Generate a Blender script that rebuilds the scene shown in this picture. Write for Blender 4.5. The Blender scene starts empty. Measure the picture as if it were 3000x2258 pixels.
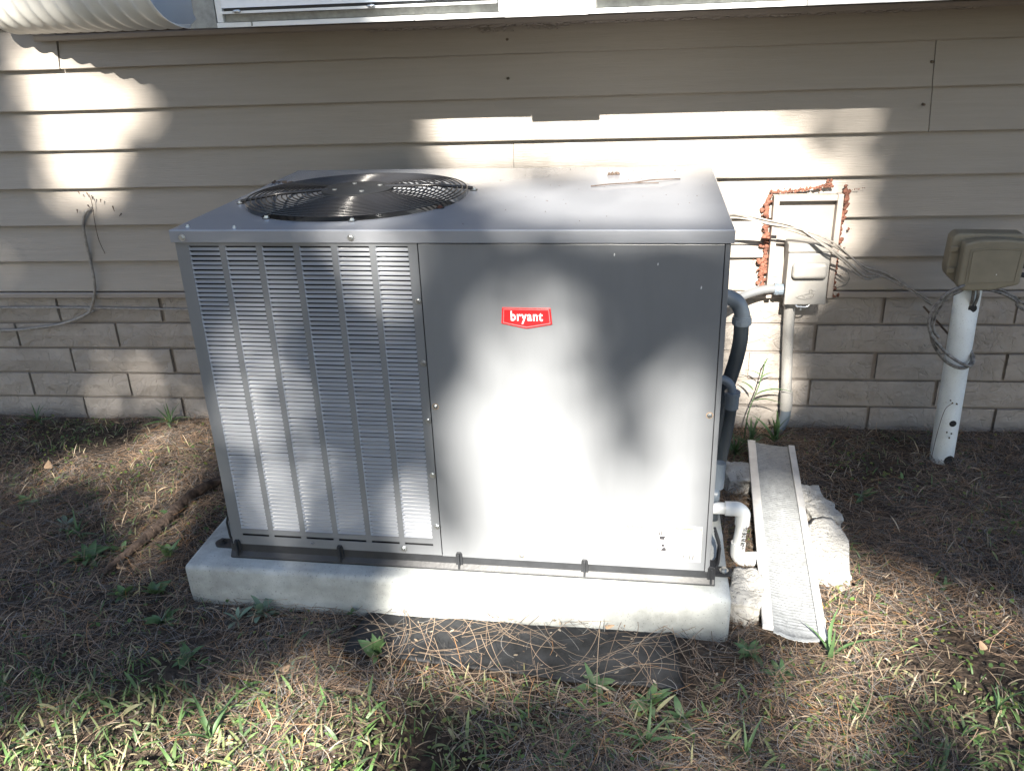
import bpy, bmesh, math, random
import numpy as np
from mathutils import Vector, Matrix, noise
random.seed(7); RNG = np.random.default_rng(7)
sc = bpy.context.scene
COL = sc.collection
# ---------------------------------------------------------------- camera
cam_d = bpy.data.cameras.new('camera'); cam = bpy.data.objects.new('camera', cam_d); COL.objects.link(cam)
yaw, pitch, roll = 0.12439, 0.40868, -0.03882
fwd = Vector((-math.sin(yaw)*math.cos(pitch), math.cos(yaw)*math.cos(pitch), -math.sin(pitch)))
rt = Vector((math.cos(yaw), math.sin(yaw), 0)); up = rt.cross(fwd)
r2 = math.cos(roll)*rt + math.sin(roll)*up; u2 = -math.sin(roll)*rt + math.cos(roll)*up
m3 = Matrix((r2, u2, -fwd)).transposed()
cam.matrix_world = Matrix.Translation((0.93862, -2.95522, 1.42983)) @ m3.to_4x4()
cam_d.sensor_fit = 'HORIZONTAL'; cam_d.sensor_width = 36.0; cam_d.lens = 36*2517.54/3000
cam_d.clip_start = 0.05; cam_d.clip_end = 500
sc.camera = cam
# ---------------------------------------------------------------- light
SUN = Vector((-.05, -1, .68)).normalized()
world = bpy.data.worlds.new("World"); sc.world = world; world.use_nodes = True
nt = world.node_tree; bg = nt.nodes['Background']
sky = nt.nodes.new('ShaderNodeTexSky'); sky.sky_type = 'NISHITA'; sky.sun_disc = False
sky.sun_elevation = math.asin(SUN.z); sky.sun_rotation = math.atan2(SUN.x, SUN.y)
sky.air_density = 1.0; sky.dust_density = 1.0; sky.ozone_density = 1.0
nt.links.new(sky.outputs[0], bg.inputs[0]); bg.inputs[1].default_value = 0.056
sun_d = bpy.data.lights.new('sun', 'SUN'); sun_d.energy = 5.0; sun_d.angle = math.radians(0.55); sun_d.color = (1, .93, .82)
sun = bpy.data.objects.new('sun', sun_d); COL.objects.link(sun)
sun.rotation_euler = SUN.to_track_quat('Z', 'Y').to_euler(); sun.location = (0, -6, 8)
vs = sc.view_settings; vs.view_transform = 'Standard'; vs.look = 'None'; vs.exposure = 2.4; vs.gamma = 1
vs.use_curve_mapping = False
sc.cycles.max_bounces = 8; sc.cycles.diffuse_bounces = 5
# ---------------------------------------------------------------- materials
def M(name, col, rough=.6, metal=0., var=.12, vscale=6., bump=.1, bscale=80., stretch=(1,1,1), spec=.5, coat=0., attr=None, col2=None, speck=0., trans=0., bdist=.002, crack=0., cscale=9., world=False):
    m = bpy.data.materials.new(name); m.use_nodes = True; N = m.node_tree.nodes; L = m.node_tree.links
    b = N['Principled BSDF']; b.inputs['Roughness'].default_value = rough; b.inputs['Metallic'].default_value = metal
    b.inputs['Specular IOR Level'].default_value = spec; b.inputs['Coat Weight'].default_value = coat
    tc = N.new('ShaderNodeTexCoord'); mp = N.new('ShaderNodeMapping'); mp.inputs['Scale'].default_value = stretch
    geo = N.new('ShaderNodeNewGeometry') if world else None; src = geo.outputs['Position'] if world else tc.outputs['Object']
    L.new(src, mp.inputs[0])
    n1 = N.new('ShaderNodeTexNoise'); n1.inputs['Scale'].default_value = vscale; n1.inputs['Detail'].default_value = 6; n1.inputs['Roughness'].default_value = .62
    L.new(mp.outputs[0], n1.inputs['Vector'])
    rp = N.new('ShaderNodeValToRGB')
    c = np.array(col[:3]); lo = np.clip(c*(1-var), 0, 1); hi = np.clip(c*(1+var), 0, 1)
    if col2 is not None: hi = np.array(col2)
    rp.color_ramp.elements[0].position = .32; rp.color_ramp.elements[1].position = .68
    rp.color_ramp.elements[0].color = (*lo, 1); rp.color_ramp.elements[1].color = (*hi, 1)
    L.new(n1.outputs[0], rp.inputs[0]); out = rp.outputs[0]
    if attr:
        at = N.new('ShaderNodeAttribute'); at.attribute_name = attr
        mx = N.new('ShaderNodeMix'); mx.data_type = 'RGBA'; mx.blend_type = 'MULTIPLY'; mx.inputs[0].default_value = 1
        L.new(out, mx.inputs[6]); L.new(at.outputs['Color'], mx.inputs[7]); out = mx.outputs[2]
    if speck:
        ns = N.new('ShaderNodeTexNoise'); ns.inputs['Scale'].default_value = 230; ns.inputs['Detail'].default_value = 2
        L.new(tc.outputs['Object'], ns.inputs['Vector'])
        rs = N.new('ShaderNodeValToRGB'); rs.color_ramp.elements[0].position = .64; rs.color_ramp.elements[1].position = .70
        rs.color_ramp.elements[0].color = (1,1,1,1); rs.color_ramp.elements[1].color = (1-speck,1-speck,1-speck,1)
        L.new(ns.outputs[0], rs.inputs[0])
        mx = N.new('ShaderNodeMix'); mx.data_type = 'RGBA'; mx.blend_type = 'MULTIPLY'; mx.inputs[0].default_value = 1
        L.new(out, mx.inputs[6]); L.new(rs.outputs[0], mx.inputs[7]); out = mx.outputs[2]
    L.new(out, b.inputs['Base Color'])
    if bump:
        n2 = N.new('ShaderNodeTexNoise'); n2.inputs['Scale'].default_value = bscale; n2.inputs['Detail'].default_value = 5
        L.new(mp.outputs[0], n2.inputs['Vector'])
        bp = N.new('ShaderNodeBump'); bp.inputs['Strength'].default_value = bump; bp.inputs['Distance'].default_value = bdist
        L.new(n2.outputs[0], bp.inputs['Height']); L.new(bp.outputs[0], b.inputs['Normal'])
        if crack:
            n3 = N.new('ShaderNodeTexNoise'); n3.inputs['Scale'].default_value = cscale; n3.inputs['Detail'].default_value = 3; n3.inputs['Distortion'].default_value = 1.2
            L.new(src, n3.inputs['Vector'])
            su = N.new('ShaderNodeMath'); su.operation = 'SUBTRACT'; su.inputs[1].default_value = .5; ab = N.new('ShaderNodeMath'); ab.operation = 'ABSOLUTE'
            L.new(n3.outputs[0], su.inputs[0]); L.new(su.outputs[0], ab.inputs[0])
            r3 = N.new('ShaderNodeValToRGB'); r3.color_ramp.elements[0].position = 0; r3.color_ramp.elements[1].position = .028
            L.new(ab.outputs[0], r3.inputs[0])
            b3 = N.new('ShaderNodeBump'); b3.inputs['Strength'].default_value = crack; b3.inputs['Distance'].default_value = .006
            L.new(r3.outputs[0], b3.inputs['Height']); L.new(bp.outputs[0], b3.inputs['Normal']); L.new(b3.outputs[0], b.inputs['Normal'])
    if trans:
        tl = N.new('ShaderNodeBsdfTranslucent'); L.new(out, tl.inputs[0])
        ms = N.new('ShaderNodeMixShader'); ms.inputs[0].default_value = trans
        L.new(b.outputs[0], ms.inputs[1]); L.new(tl.outputs[0], ms.inputs[2]); L.new(ms.outputs[0], N['Material Output'].inputs[0])
    return m
mt = dict(
 siding = M('siding_paint', (.272,.246,.218), .42, var=.05, vscale=3, bump=.7, bscale=20, stretch=(1,1,22), spec=.5, bdist=.0012),
 lip = M('trim_paint', (.27,.242,.22), .45, var=.05, bump=.1),
 brick = M('painted_brick', (.28,.255,.232), .6, var=.12, vscale=7, bump=1., bscale=17, bdist=.012, crack=.4, cscale=10, world=True),
 mortar = M('painted_mortar', (.215,.19,.172), .75, var=.1, bump=.4, bscale=90),
 steel = M('grey_coated_steel', (.185,.196,.212), .34, metal=.12, var=.10, vscale=5, stretch=(1,1,.16), bump=.12, bscale=5, spec=.5, bdist=.006),
 louver = M('grey_steel_louver_lit', (.43,.45,.485), .36, metal=.25, var=.05, bump=.04, bscale=60),  # same paint as the panels, lightened to stand for sky light on the slats
 steel_top_lit = M('grey_steel_top_lit', (.30,.315,.345), .17, metal=.2, var=.07, vscale=2, bump=.03, bscale=500, spec=.6, bdist=.0003),  # the panel grey made paler and bluer for sky light falling on the top
 wire = M('black_wire', (.02,.02,.022), .22, var=.1, bump=.05, spec=.5),
 black = M('black_plastic', (.020,.022,.026), .5, var=.25, vscale=20, bump=.3, bscale=120),
 void = M('dark_interior', (.008,.009,.011), .7, var=.2, bump=0),
 coil = M('dark_coil', (.015,.018,.022), .55, var=.3, bump=.2, bscale=300),
 zinc = M('zinc_screw', (.55,.58,.6), .28, metal=.9, var=.1, bump=0),
 red = M('red_badge', (.62,.018,.022), .3, var=.05, bump=0, coat=.4),
 pink = M('badge_border', (.80,.16,.17), .35, var=.03, bump=0),
 white = M('white_print', (.82,.82,.82), .4, var=.02, bump=0),
 paper = M('white_label', (.66,.66,.66), .35, var=.02, bump=0),
 ink = M('black_print', (.03,.03,.035), .5, var=.02, bump=0),
 yellow = M('yellow_band', (.80,.58,.24), .4, var=.02, bump=0),
 concrete = M('pale_concrete', (.37,.385,.375), .85, var=.38, vscale=6.5, bump=.7, bscale=55, speck=.45),
 mat = M('black_sheet', (.010,.011,.013), .62, var=.5, vscale=16, bump=.5, bscale=160, col2=(.032,.034,.038), spec=.3),
 pvcw = M('white_pvc', (.78,.80,.80), .3, var=.04, bump=.03),
 pvcg = M('grey_pvc', (.13,.16,.195), .38, var=.12, vscale=12, bump=.1),
 flex = M('dark_liquidtight', (.035,.045,.055), .4, var=.2, bump=.2, bscale=200),
 flexg = M('grey_liquidtight', (.13,.137,.145), .22, var=.1, bump=.15, bscale=150, spec=.7),
 condp = M('painted_conduit', (.29,.285,.275), .45, var=.12, vscale=20, bump=.15, bscale=50, speck=.4),
 boxp = M('painted_box', (.25,.243,.232), .5, var=.06, bump=.15, bscale=200),
 foam = M('rust_brown_sealant', (.125,.05,.032), .85, var=.6, vscale=30, bump=.7, bscale=70, bdist=.004),
 cable = M('painted_cable', (.25,.232,.21), .5, var=.3, vscale=60, bump=.2),
 cabled = M('weathered_black_cable', (.04,.038,.037), .45, var=.6, vscale=70, bump=.2, col2=(.26,.25,.24)),
 pole = M('bluish_white_pipe', (.66,.71,.73), .35, var=.08, vscale=9, bump=.1, speck=.25),
 tanbox = M('olive_tan_plastic', (.20,.178,.13), .6, var=.14, vscale=9, bump=.2, bscale=180),
 galv = M('galvanised_mesh', (.30,.315,.325), .45, metal=.25, var=.15, vscale=40, bump=.8, bscale=130, speck=.5),
 alum = M('aluminium_edge', (.62,.62,.62), .42, metal=.3, var=.12, vscale=18, bump=.1),
 rock = M('white_concrete_lump', (.42,.41,.385), .9, var=.14, vscale=14, bump=1, bscale=80, bdist=.006, speck=.9, crack=.5, cscale=26),
 bark = M('stick_bark', (.04,.024,.018), .9, var=.5, vscale=25, bump=1., bscale=50, bdist=.01, stretch=(1,1,1), col2=(.12,.085,.065)),
 trunk = M('tree_bark', (.10,.075,.055), .9, var=.4, vscale=8, bump=1, bscale=20, bdist=.02),
 corr = M('cream_corrugated', (.66,.66,.63), .42, var=.08, vscale=5, bump=.1),
 winframe = M('white_frame', (.75,.77,.78), .35, var=.04, bump=.05),
 winshade = M('grey_jamb', (.30,.31,.30), .6, var=.25, vscale=30, bump=.2),
 cream = M('cream_panel', (.72,.66,.56), .4, var=.03, bump=0),
 pane = M('pane_sky_tint', (.62,.70,.80), .16, var=.03, vscale=2, bump=0, spec=.9),  # pale blue base colour stands in for sky reflected in the glass
 needle = M('pine_needles', (.9,.9,.9), .7, var=.1, bump=0, attr='tint'),
 blade = M('grass_blades', (.95,.95,.95), .5, var=.1, bump=0, attr='tint', trans=.25),
 leafm = M('weed_leaf', (.075,.135,.055), .5, var=.35, vscale=40, bump=.2, trans=.2),
 leafs = M('sage_leaf', (.17,.24,.17), .6, var=.2, vscale=40, bump=.2, trans=.15),
 straw = M('dry_leaf', (.36,.25,.16), .7, var=.3, vscale=40, bump=.2),
 crown = M('tree_leaves', (.07,.10,.05), .6, var=.4, vscale=3, bump=0, trans=.06),
)
# siding: a few drips and scuffs are left to the shape; soil material
def soil_mat():
    m = bpy.data.materials.new('soil'); m.use_nodes = True; N = m.node_tree.nodes; L = m.node_tree.links; b = N['Principled BSDF']
    b.inputs['Roughness'].default_value = .95; b.inputs['Specular IOR Level'].default_value = .2
    tc = N.new('ShaderNodeTexCoord')
    n1 = N.new('ShaderNodeTexNoise'); n1.inputs['Scale'].default_value = 2.2; n1.inputs['Detail'].default_value = 8
    n2 = N.new('ShaderNodeTexNoise'); n2.inputs['Scale'].default_value = 60; n2.inputs['Detail'].default_value = 8
    L.new(tc.outputs['Object'], n1.inputs['Vector']); L.new(tc.outputs['Object'], n2.inputs['Vector'])
    r1 = N.new('ShaderNodeValToRGB'); r1.color_ramp.elements[0].color = (.038,.029,.023,1); r1.color_ramp.elements[1].color = (.095,.077,.063,1)
    r1.color_ramp.elements[0].position = .35; r1.color_ramp.elements[1].position = .65
    r2 = N.new('ShaderNodeValToRGB'); r2.color_ramp.elements[0].color = (.5,.5,.5,1); r2.color_ramp.elements[1].color = (1.5,1.4,1.3,1)
    r2.color_ramp.elements[0].position = .35; r2.color_ramp.elements[1].position = .7
    L.new(n1.outputs[0], r1.inputs[0]); L.new(n2.outputs[0], r2.inputs[0])
    mx = N.new('ShaderNodeMix'); mx.data_type = 'RGBA'; mx.blend_type = 'MULTIPLY'; mx.inputs[0].default_value = 1
    L.new(r1.outputs[0], mx.inputs[6]); L.new(r2.outputs[0], mx.inputs[7]); L.new(mx.outputs[2], b.inputs['Base Color'])
    bp = N.new('ShaderNodeBump'); bp.inputs['Strength'].default_value = .9; bp.inputs['Distance'].default_value = .02
    L.new(n2.outputs[0], bp.inputs['Height']); L.new(bp.outputs[0], b.inputs['Normal']); return m
mt['soil'] = soil_mat()
# ---------------------------------------------------------------- mesh helpers
class MB:
    def __init__(s): s.v = []; s.f = []
    def add(s, vs, fs):
        n = len(s.v); s.v += [tuple(map(float, q)) for q in vs]; s.f += [tuple(n+i for i in f) for f in fs]; return s
    def box(s, x0, x1, y0, y1, z0, z1):
        return s.add([(x0,y0,z0),(x1,y0,z0),(x1,y1,z0),(x0,y1,z0),(x0,y0,z1),(x1,y0,z1),(x1,y1,z1),(x0,y1,z1)],
                     [(0,3,2,1),(4,5,6,7),(0,1,5,4),(1,2,6,5),(2,3,7,6),(3,0,4,7)])
    def prism(s, poly, y0, y1):      # poly in (x,z) counter-clockwise seen from -y, extruded along y
        n = len(poly); v = [(x,y0,z) for x,z in poly]+[(x,y1,z) for x,z in poly]
        return s.add(v, [tuple(range(n))]+[tuple(range(2*n-1, n-1, -1))]+[(i,n+i,n+(i+1)%n,(i+1)%n) for i in range(n)])
    def extr(s, prof, x0, x1, closed=True):   # profile in (y,z) run along x
        n = len(prof); v = [(x0,y,z) for y,z in prof]+[(x1,y,z) for y,z in prof]
        f = [(i,(i+1)%n,n+(i+1)%n,n+i) for i in range(n if closed else n-1)]
        if closed: f += [tuple(range(n-1,-1,-1)), tuple(range(n,2*n))]
        return s.add(v, f)
    def tube(s, path, r, seg=10, caps=True):
        P = [Vector(q) for q in path]; n = len(P); R = r if isinstance(r,(list,tuple)) else [r]*n
        t = (P[1]-P[0]).normalized(); a = t.orthogonal().normalized(); vs=[]
        for i in range(n):
            t2 = (P[min(i+1,n-1)]-P[max(i-1,0)]).normalized()
            q = t.rotation_difference(t2); a = (q @ a); a = (a - t2*a.dot(t2)).normalized(); t = t2; b = t.cross(a)
            vs += [tuple(P[i]+(a*math.cos(2*math.pi*k/seg)+b*math.sin(2*math.pi*k/seg))*R[i]) for k in range(seg)]
        fs = [(i*seg+k, i*seg+(k+1)%seg, (i+1)*seg+(k+1)%seg, (i+1)*seg+k) for i in range(n-1) for k in range(seg)]
        if caps: fs += [tuple(range(seg-1,-1,-1)), tuple((n-1)*seg+k for k in range(seg))]
        return s.add(vs, fs)
    def blob(s, c, r, jit=.15, sub=2, seed=0, scale=(1,1,1)):
        bm = bmesh.new(); bmesh.ops.create_icosphere(bm, subdivisions=sub, radius=1)
        vs = []
        for v in bm.verts:
            d = 1 + jit*noise.noise(v.co*1.7+Vector((seed*3.1,seed,0)))*2
            vs.append((c[0]+v.co.x*r*d*scale[0], c[1]+v.co.y*r*d*scale[1], c[2]+v.co.z*r*d*scale[2]))
        fs = [tuple(v.index for v in f.verts) for f in bm.faces]; bm.free(); return s.add(vs, fs)
    def build(s, name, mat, parent=None, smooth=False, bevel=0, bseg=2, angle=35, **props):
        me = bpy.data.meshes.new(name); me.from_pydata(s.v, [], s.f); me.validate()
        if smooth: me.shade_smooth()
        me.materials.append(mt[mat] if isinstance(mat, str) else mat)
        o = bpy.data.objects.new(name, me); COL.objects.link(o)
        if parent is not None: o.parent = parent
        if bevel:
            b = o.modifiers.new('bevel', 'BEVEL'); b.width = bevel; b.segments = bseg; b.limit_method = 'ANGLE'; b.angle_limit = math.radians(angle)
        if smooth and angle:
            try: me.set_sharp_from_angle(angle=math.radians(angle))
            except Exception: pass
        for k, v in props.items(): o[k] = v
        return o
def thing(name, label, cat, loc=(0,0,0), rz=0, group=None):
    o = bpy.data.objects.new(name, None); COL.objects.link(o); o.location = loc; o.rotation_euler = (0,0,rz); o.empty_display_size = .1
    o['label'] = label; o['category'] = cat
    if group: o['group'] = group
    return o
def tag(o, label, cat, group=None):
    o['label'] = label; o['category'] = cat
    if group: o['group'] = group
    return o
def share(name, me, parent, loc=(0,0,0), rot=(0,0,0), scale=(1,1,1)):
    o = bpy.data.objects.new(name, me); COL.objects.link(o); o.parent = parent; o.location = loc; o.rotation_euler = rot; o.scale = scale; return o
def bez(pts, n=8):                       # Catmull-Rom through points
    P = [Vector(q) for q in pts]; P = [P[0]*2-P[1]]+P+[P[-1]*2-P[-2]]; out = []
    for i in range(1, len(P)-2):
        for k in range(n):
            t = k/n; a,b,c,d = P[i-1:i+3]
            out.append(.5*((2*b)+(c-a)*t+(2*a-5*b+4*c-d)*t*t+(3*b-a-3*c+d)*t**3))
    out.append(P[-2]); return out
def text(name, s, size, mat, parent, loc, rot=(math.pi/2,0,0), ext=.0004, bold=0., sx=1., align='CENTER', space=1.):
    cu = bpy.data.curves.new(name, 'FONT'); cu.body = s; cu.size = size; cu.extrude = ext; cu.offset = bold; cu.align_x = align; cu.space_character = space
    cu.resolution_u = 3
    t = bpy.data.objects.new(name+'_tmp', cu); COL.objects.link(t)
    dg = bpy.context.evaluated_depsgraph_get(); me = bpy.data.meshes.new_from_object(t.evaluated_get(dg))
    bpy.data.objects.remove(t); me.materials.clear(); me.materials.append(mt[mat])
    o = bpy.data.objects.new(name, me); COL.objects.link(o); o.parent = parent; o.location = loc; o.rotation_euler = rot; o.scale = (sx,1,1); return o
def gz(x, y):
    z = .03 if y < -1.1 else -.02+.05*(-y/1.1)
    w = min(1., max(0., (abs(y+.0)+.0)/.2))
    return z + .010*noise.noise(Vector((x*2.1, y*2.1, 0))) + .006*noise.noise(Vector((x*7, y*7, 3)))*w
# ================================================================ SETTING
def axis(a, b, fine0, fine1, st):
    xs = [fine0+i*st for i in range(int((fine1-fine0)/st)+1)]; x = fine1; s = st
    while x < b: s *= 1.6; x = min(b, x+s); xs.append(x)
    x = fine0; s = st
    while x > a: s *= 1.6; x = max(a, x-s); xs.insert(0, x)
    return xs
xs = axis(-60, 60, -3., 4.2, .04); ys = axis(-80, 12, -3., .12, .04)
g = MB(); g.v = [(x, y, gz(x, y) if y > -4 else gz(x,-4)) for y in ys for x in xs]; nx = len(xs)
g.f = [(j*nx+i, j*nx+i+1, (j+1)*nx+i+1, (j+1)*nx+i) for j in range(len(ys)-1) for i in range(nx-1)]
g.build('ground', 'soil', smooth=True, angle=0, kind='structure')

house = thing('house', 'tan clapboard house wall over a painted brick base, behind the air conditioner', 'house', (0,.016,0))
# --- clapboards (lower lip at these heights); each board its own piece
lipz = [.514, .632, .767, .902, 1.037, 1.172, 1.307]
XL, XR = -5.0, 6.0
def board(z0, z1, x0, x1, dy=0.):
    b = MB(); xs_ = [x0]; 
    while xs_[-1] < x1-.5: xs_.append(xs_[-1]+.45)
    xs_.append(x1)
    prof = lambda x: [(-.0045-dy, z1+.012), (-.0310-dy+.0016*noise.noise(Vector((x*1.3,0,z0*9))), z0+.0035+.0012*noise.noise(Vector((x*.9,5,z0*9)))), (-.0297-dy, z0+.0006), (-.0262-dy, z0), (-.005-dy, z0+.001), (.010, z0+.001), (.010, z1+.012)]
    n = 7
    for i, x in enumerate(xs_): b.v += [(x, y, z) for y, z in prof(x)]
    for i in range(len(xs_)-1): b.f += [(i*n+k, i*n+(k+1)%n, (i+1)*n+(k+1)%n, (i+1)*n+k) for k in range(n)]
    b.f += [tuple(range(n-1,-1,-1)), tuple(len(b.v)-n+k for k in range(n))]
    b.build('siding_board', 'siding', house)
board(.514+.002, .632, XL, XR)
board(.632, .767, XL, 3.3); board(.632, .767, 3.3012, XR, .001)
board(.767, .902, XL, 3.9); board(.767, .902, 3.9012, XR, .001)
board(.902, 1.037, XL, .6045); board(.902, 1.037, .606, XR, .0012)
board(1.037, 1.172, XL, 1.9285); board(1.037, 1.172, 1.9305, XR, .0016)
board(1.172, 1.307, XL, 1.919); board(1.172, 1.307, 1.921, XR, .0016)
board(1.307, 1.442, XL, -.944, .0016); board(1.307, 1.400, -.9415, 2.9); board(1.307, 1.400, 2.9015, XR, .001)
board(1.442, 1.577, XL, -1.02); board(1.577, 1.712, XL, -.26); board(1.712, 1.847, XL, -.26); board(1.847, 1.982, XL, -.26)
for k in range(5): board(1.982+.135*k, 2.117+.135*k, XL, XR)
board(1.442, 1.577, -1.0185, -.26, .001)
# wall body behind, drip trim and ledge
MB().box(XL, XR, .0105, .25, .3, 2.66).build('wall_body', 'mortar', house)
tr = MB(); tr.extr([(-.0345,.5125),(-.0375,.509),(-.0375,.494),(-.034,.490),(-.014,.490),(-.014,.500),(.012,.500),(.012,.5125)], XL, XR)
tr.build('drip_trim', 'lip', house)
ld = MB(); ld.extr([(-.044,1.4165),(-.048,1.4135),(-.048,1.401),(-.044,1.397),(-.006,1.396),(-.006,1.4165)], -1.004, XR)
ld.build('ledge', 'lip', house)
ck = MB()       # old caulk smeared along the joint under the ledge
for i in range(150):
    x = .15+i*.0125+random.uniform(-.004,.004); ck.blob((x, -.0335+random.uniform(-.002,.002), 1.3945+random.uniform(-.002,.003)), random.uniform(.0045,.009), .3, 1, i, (2.0,.55,.7))
for i in range(26): ck.blob((random.uniform(.52,.80), -.0315, 1.388+random.uniform(-.012,.006)), random.uniform(.002,.005), .4, 1, i+300, (1.8,.7,.8))
ck.build('caulk', 'lip', house, smooth=True, angle=0)
nh = MB()
for x, z in ((.598,1.352),(.596,1.234),(1.912,1.245),(1.905,1.12)):
    nh.tube([(x,-.0150,z),(x,-.0315,z)], .0042, 8)
nh.build('nail_head', 'trunk', house)
# --- painted bricks
rows = [(.393,.488,[-1.188,-.765],[1.873,2.31]), (.2875,.3835,[-1.387,-.968],[1.655,2.103]), (.182,.278,[-1.181,-.76],[1.43,1.873]),
        (.0765,.1725,[-1.383,-.965],[1.655,2.096]), (-.029,.067,[-1.178,-.755],[1.873,2.31]), (-.1345,-.0385,[-1.38,-.965],[1.655,2.1])]
def brick_mesh(L, H, seed):
    b = MB(); nx_, nz_ = 5, 2; r = .004
    for j in range(nz_+1):
        for i in range(nx_+1):
            e = (i in (0,nx_)) or (j in (0,nz_))
            b.v.append((L*i/nx_, (0 if e else -.0035)+.0045*noise.noise(Vector((i*1.7,j*1.9,seed*5.))), H*j/nz_ + (.0015*noise.noise(Vector((i*2.,seed,j))) if j in (0,nz_) else .008*noise.noise(Vector((i,j,seed*2.))))))
    W = nx_+1
    b.f += [(j*W+i, j*W+i+1, (j+1)*W+i+1, (j+1)*W+i) for j in range(nz_) for i in range(nx_)]
    rim = [i for i in range(W)]+[(j*W+nx_) for j in range(1,nz_+1)]+[nz_*W+i for i in range(nx_-1,-1,-1)]+[j*W for j in range(nz_-1,0,-1)]
    n0 = len(b.v); b.v += [(b.v[k][0], .014, b.v[k][2]) for k in rim]; n = len(rim)
    b.f += [(rim[i], n0+i, n0+(i+1)%n, rim[(i+1)%n]) for i in range(n)]
    me = bpy.data.meshes.new('brick'); me.from_pydata(b.v, [], b.f); me.materials.append(mt['brick']); return me
bcache = {}
for ri, (z0, z1, la, ra) in enumerate(rows):
    js = list(la); 
    while js[0] > XL+1.6: js.insert(0, js[0]-.42)
    x = la[-1]
    while x+.42 < ra[0]-.2: x += .42; js.append(x)
    js += ra; x = ra[-1]
    while x < 4.2: x += .438; js.append(x)
    for i in range(len(js)-1):
        L = js[i+1]-js[i]-.011; key = (round(L,2), random.randrange(4))
        if key not in bcache: bcache[key] = brick_mesh(L, z1-z0, len(bcache)+1)
        share('brick', bcache[key], house, (js[i]+.0055+random.uniform(-.001,.001), -.0165+random.uniform(-.003,.003), z0+random.uniform(-.0008,.0008)), (random.uniform(-.006,.006),0,random.uniform(-.003,.003)))
mo = MB(); mo.box(XL, XR, -.004, .24, -.6, .499); mo.build('mortar', 'mortar', house)
# --- projecting window box above the ledge
winbox = MB().box(-.236, 3.4, -.438, .0, 1.4195, 2.62).build('window_bay', 'winshade', house)
def window(x0, x1):
    w = MB(); w.box(x0, x1, -.4725, -.4395, 1.4195, 1.4325)               # bottom rail
    w.box(x0, x0+.018, -.466, -.4395, 1.4335, 2.5); w.box(x1-.018, x1, -.466, -.4395, 1.4335, 2.5); w.box(x0+.0185, x1-.0185, -.466, -.4395, 2.47, 2.5)
    w = w.build('window_frame', 'winframe', house, bevel=.0015)
    MB().box(x0+.02, x1-.02, -.487, -.4395, 1.4545, 1.4610).build('rail', 'winframe', w)
    MB().box(x0+.02, x1-.02, -.452, -.4395, 1.4340, 1.4540).build('rail', 'winshade', w)
    MB().box(x0+.02, x1-.02, -.456, -.4395, 1.4615, 1.4690).build('rail', 'black', w)
    MB().box(x0+.0195, x1-.0195, -.470, -.4395, 1.4695, 2.468).build('pane', 'pane', w)
    x = x0+.07
    while x < x1-.05:
        MB().blob((x, -.489, 1.4600), .0065, .2, 2, int(x*100), (1.8,.8,.7)).build('clip', 'zinc', w, smooth=True, angle=0); x += .38
    x = x0+.1
    while x < x1: MB().box(x, x+.004, -.4745, -.4727, 1.4215, 1.4325).build('seam', 'winshade', w); x += .46
window(-.165, .6465); window(.8715, 2.1); window(2.11, 3.3)
w = MB(); w.box(.6475,.8705,-.499,-.439,1.4185,2.5); w = w.build('mullion_cover', 'winframe', house, bevel=.002)
MB().box(.668,.866,-.5015,-.4992,1.433,2.48).build('infill_panel', 'cream', w)
MB().prism([(-.232,1.458),(-.226,1.445),(-.246,1.430),(-.246,1.4195),(-.168,1.4195),(-.168,2.5),(-.232,2.5)], -.466, -.4385).build('jamb', 'winshade', house, bevel=.002)
MB().box(-.52,-.2365,-.30,-.294,1.43,2.5).build('side_pane', 'pane', house)
MB().box(-1.3, 3.6, -.52, .1, 2.665, 2.80).build('fascia', 'winframe', house)
# --- corrugated curved awning beside the window
E0 = Vector((-.262,-.405,1.4255)); A0 = Vector((-1.035,-.030,1.4255)); dr = (E0-A0).normalized(); hh = Vector((dr.y,-dr.x,0))
if hh.y > 0: hh = -hh
Rb = .135; aw = MB(); nu, nv = 190, 22; T = 1.03*(E0-A0).length
def awp(u, th, off=0.):
    t = (1-u)*T; r = Rb + .0055*math.cos(2*math.pi*t/.0715)+off
    c = E0 - dr*t + Vector((0,0,Rb)); return c + hh*math.sin(th)*r - Vector((0,0,math.cos(th)*r))
for off in (0., -.0018):
    for i in range(nu+1):
        for j in range(nv+1): aw.v.append(tuple(awp(i/nu, -.12+j/nv*2.6, off)))
W_ = nv+1; B2 = (nu+1)*W_
for i in range(nu):
    for j in range(nv):
        a, b, c, d = i*W_+j, i*W_+j+1, (i+1)*W_+j+1, (i+1)*W_+j; aw.f += [(a,b,c,d),(B2+a,B2+d,B2+c,B2+b)]
for i in range(nu): aw.f += [(i*W_,(i+1)*W_,B2+(i+1)*W_,B2+i*W_), (i*W_+nv,B2+i*W_+nv,B2+(i+1)*W_+nv,(i+1)*W_+nv)]
for j in range(nv): aw.f += [(j,B2+j,B2+j+1,j+1),(nu*W_+j,nu*W_+j+1,B2+nu*W_+j+1,B2+nu*W_+j)]
tag(aw.build('corrugated_awning','corr',smooth=True,angle=50), 'cream corrugated curved awning left of the window at the top left corner', 'awning')
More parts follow.
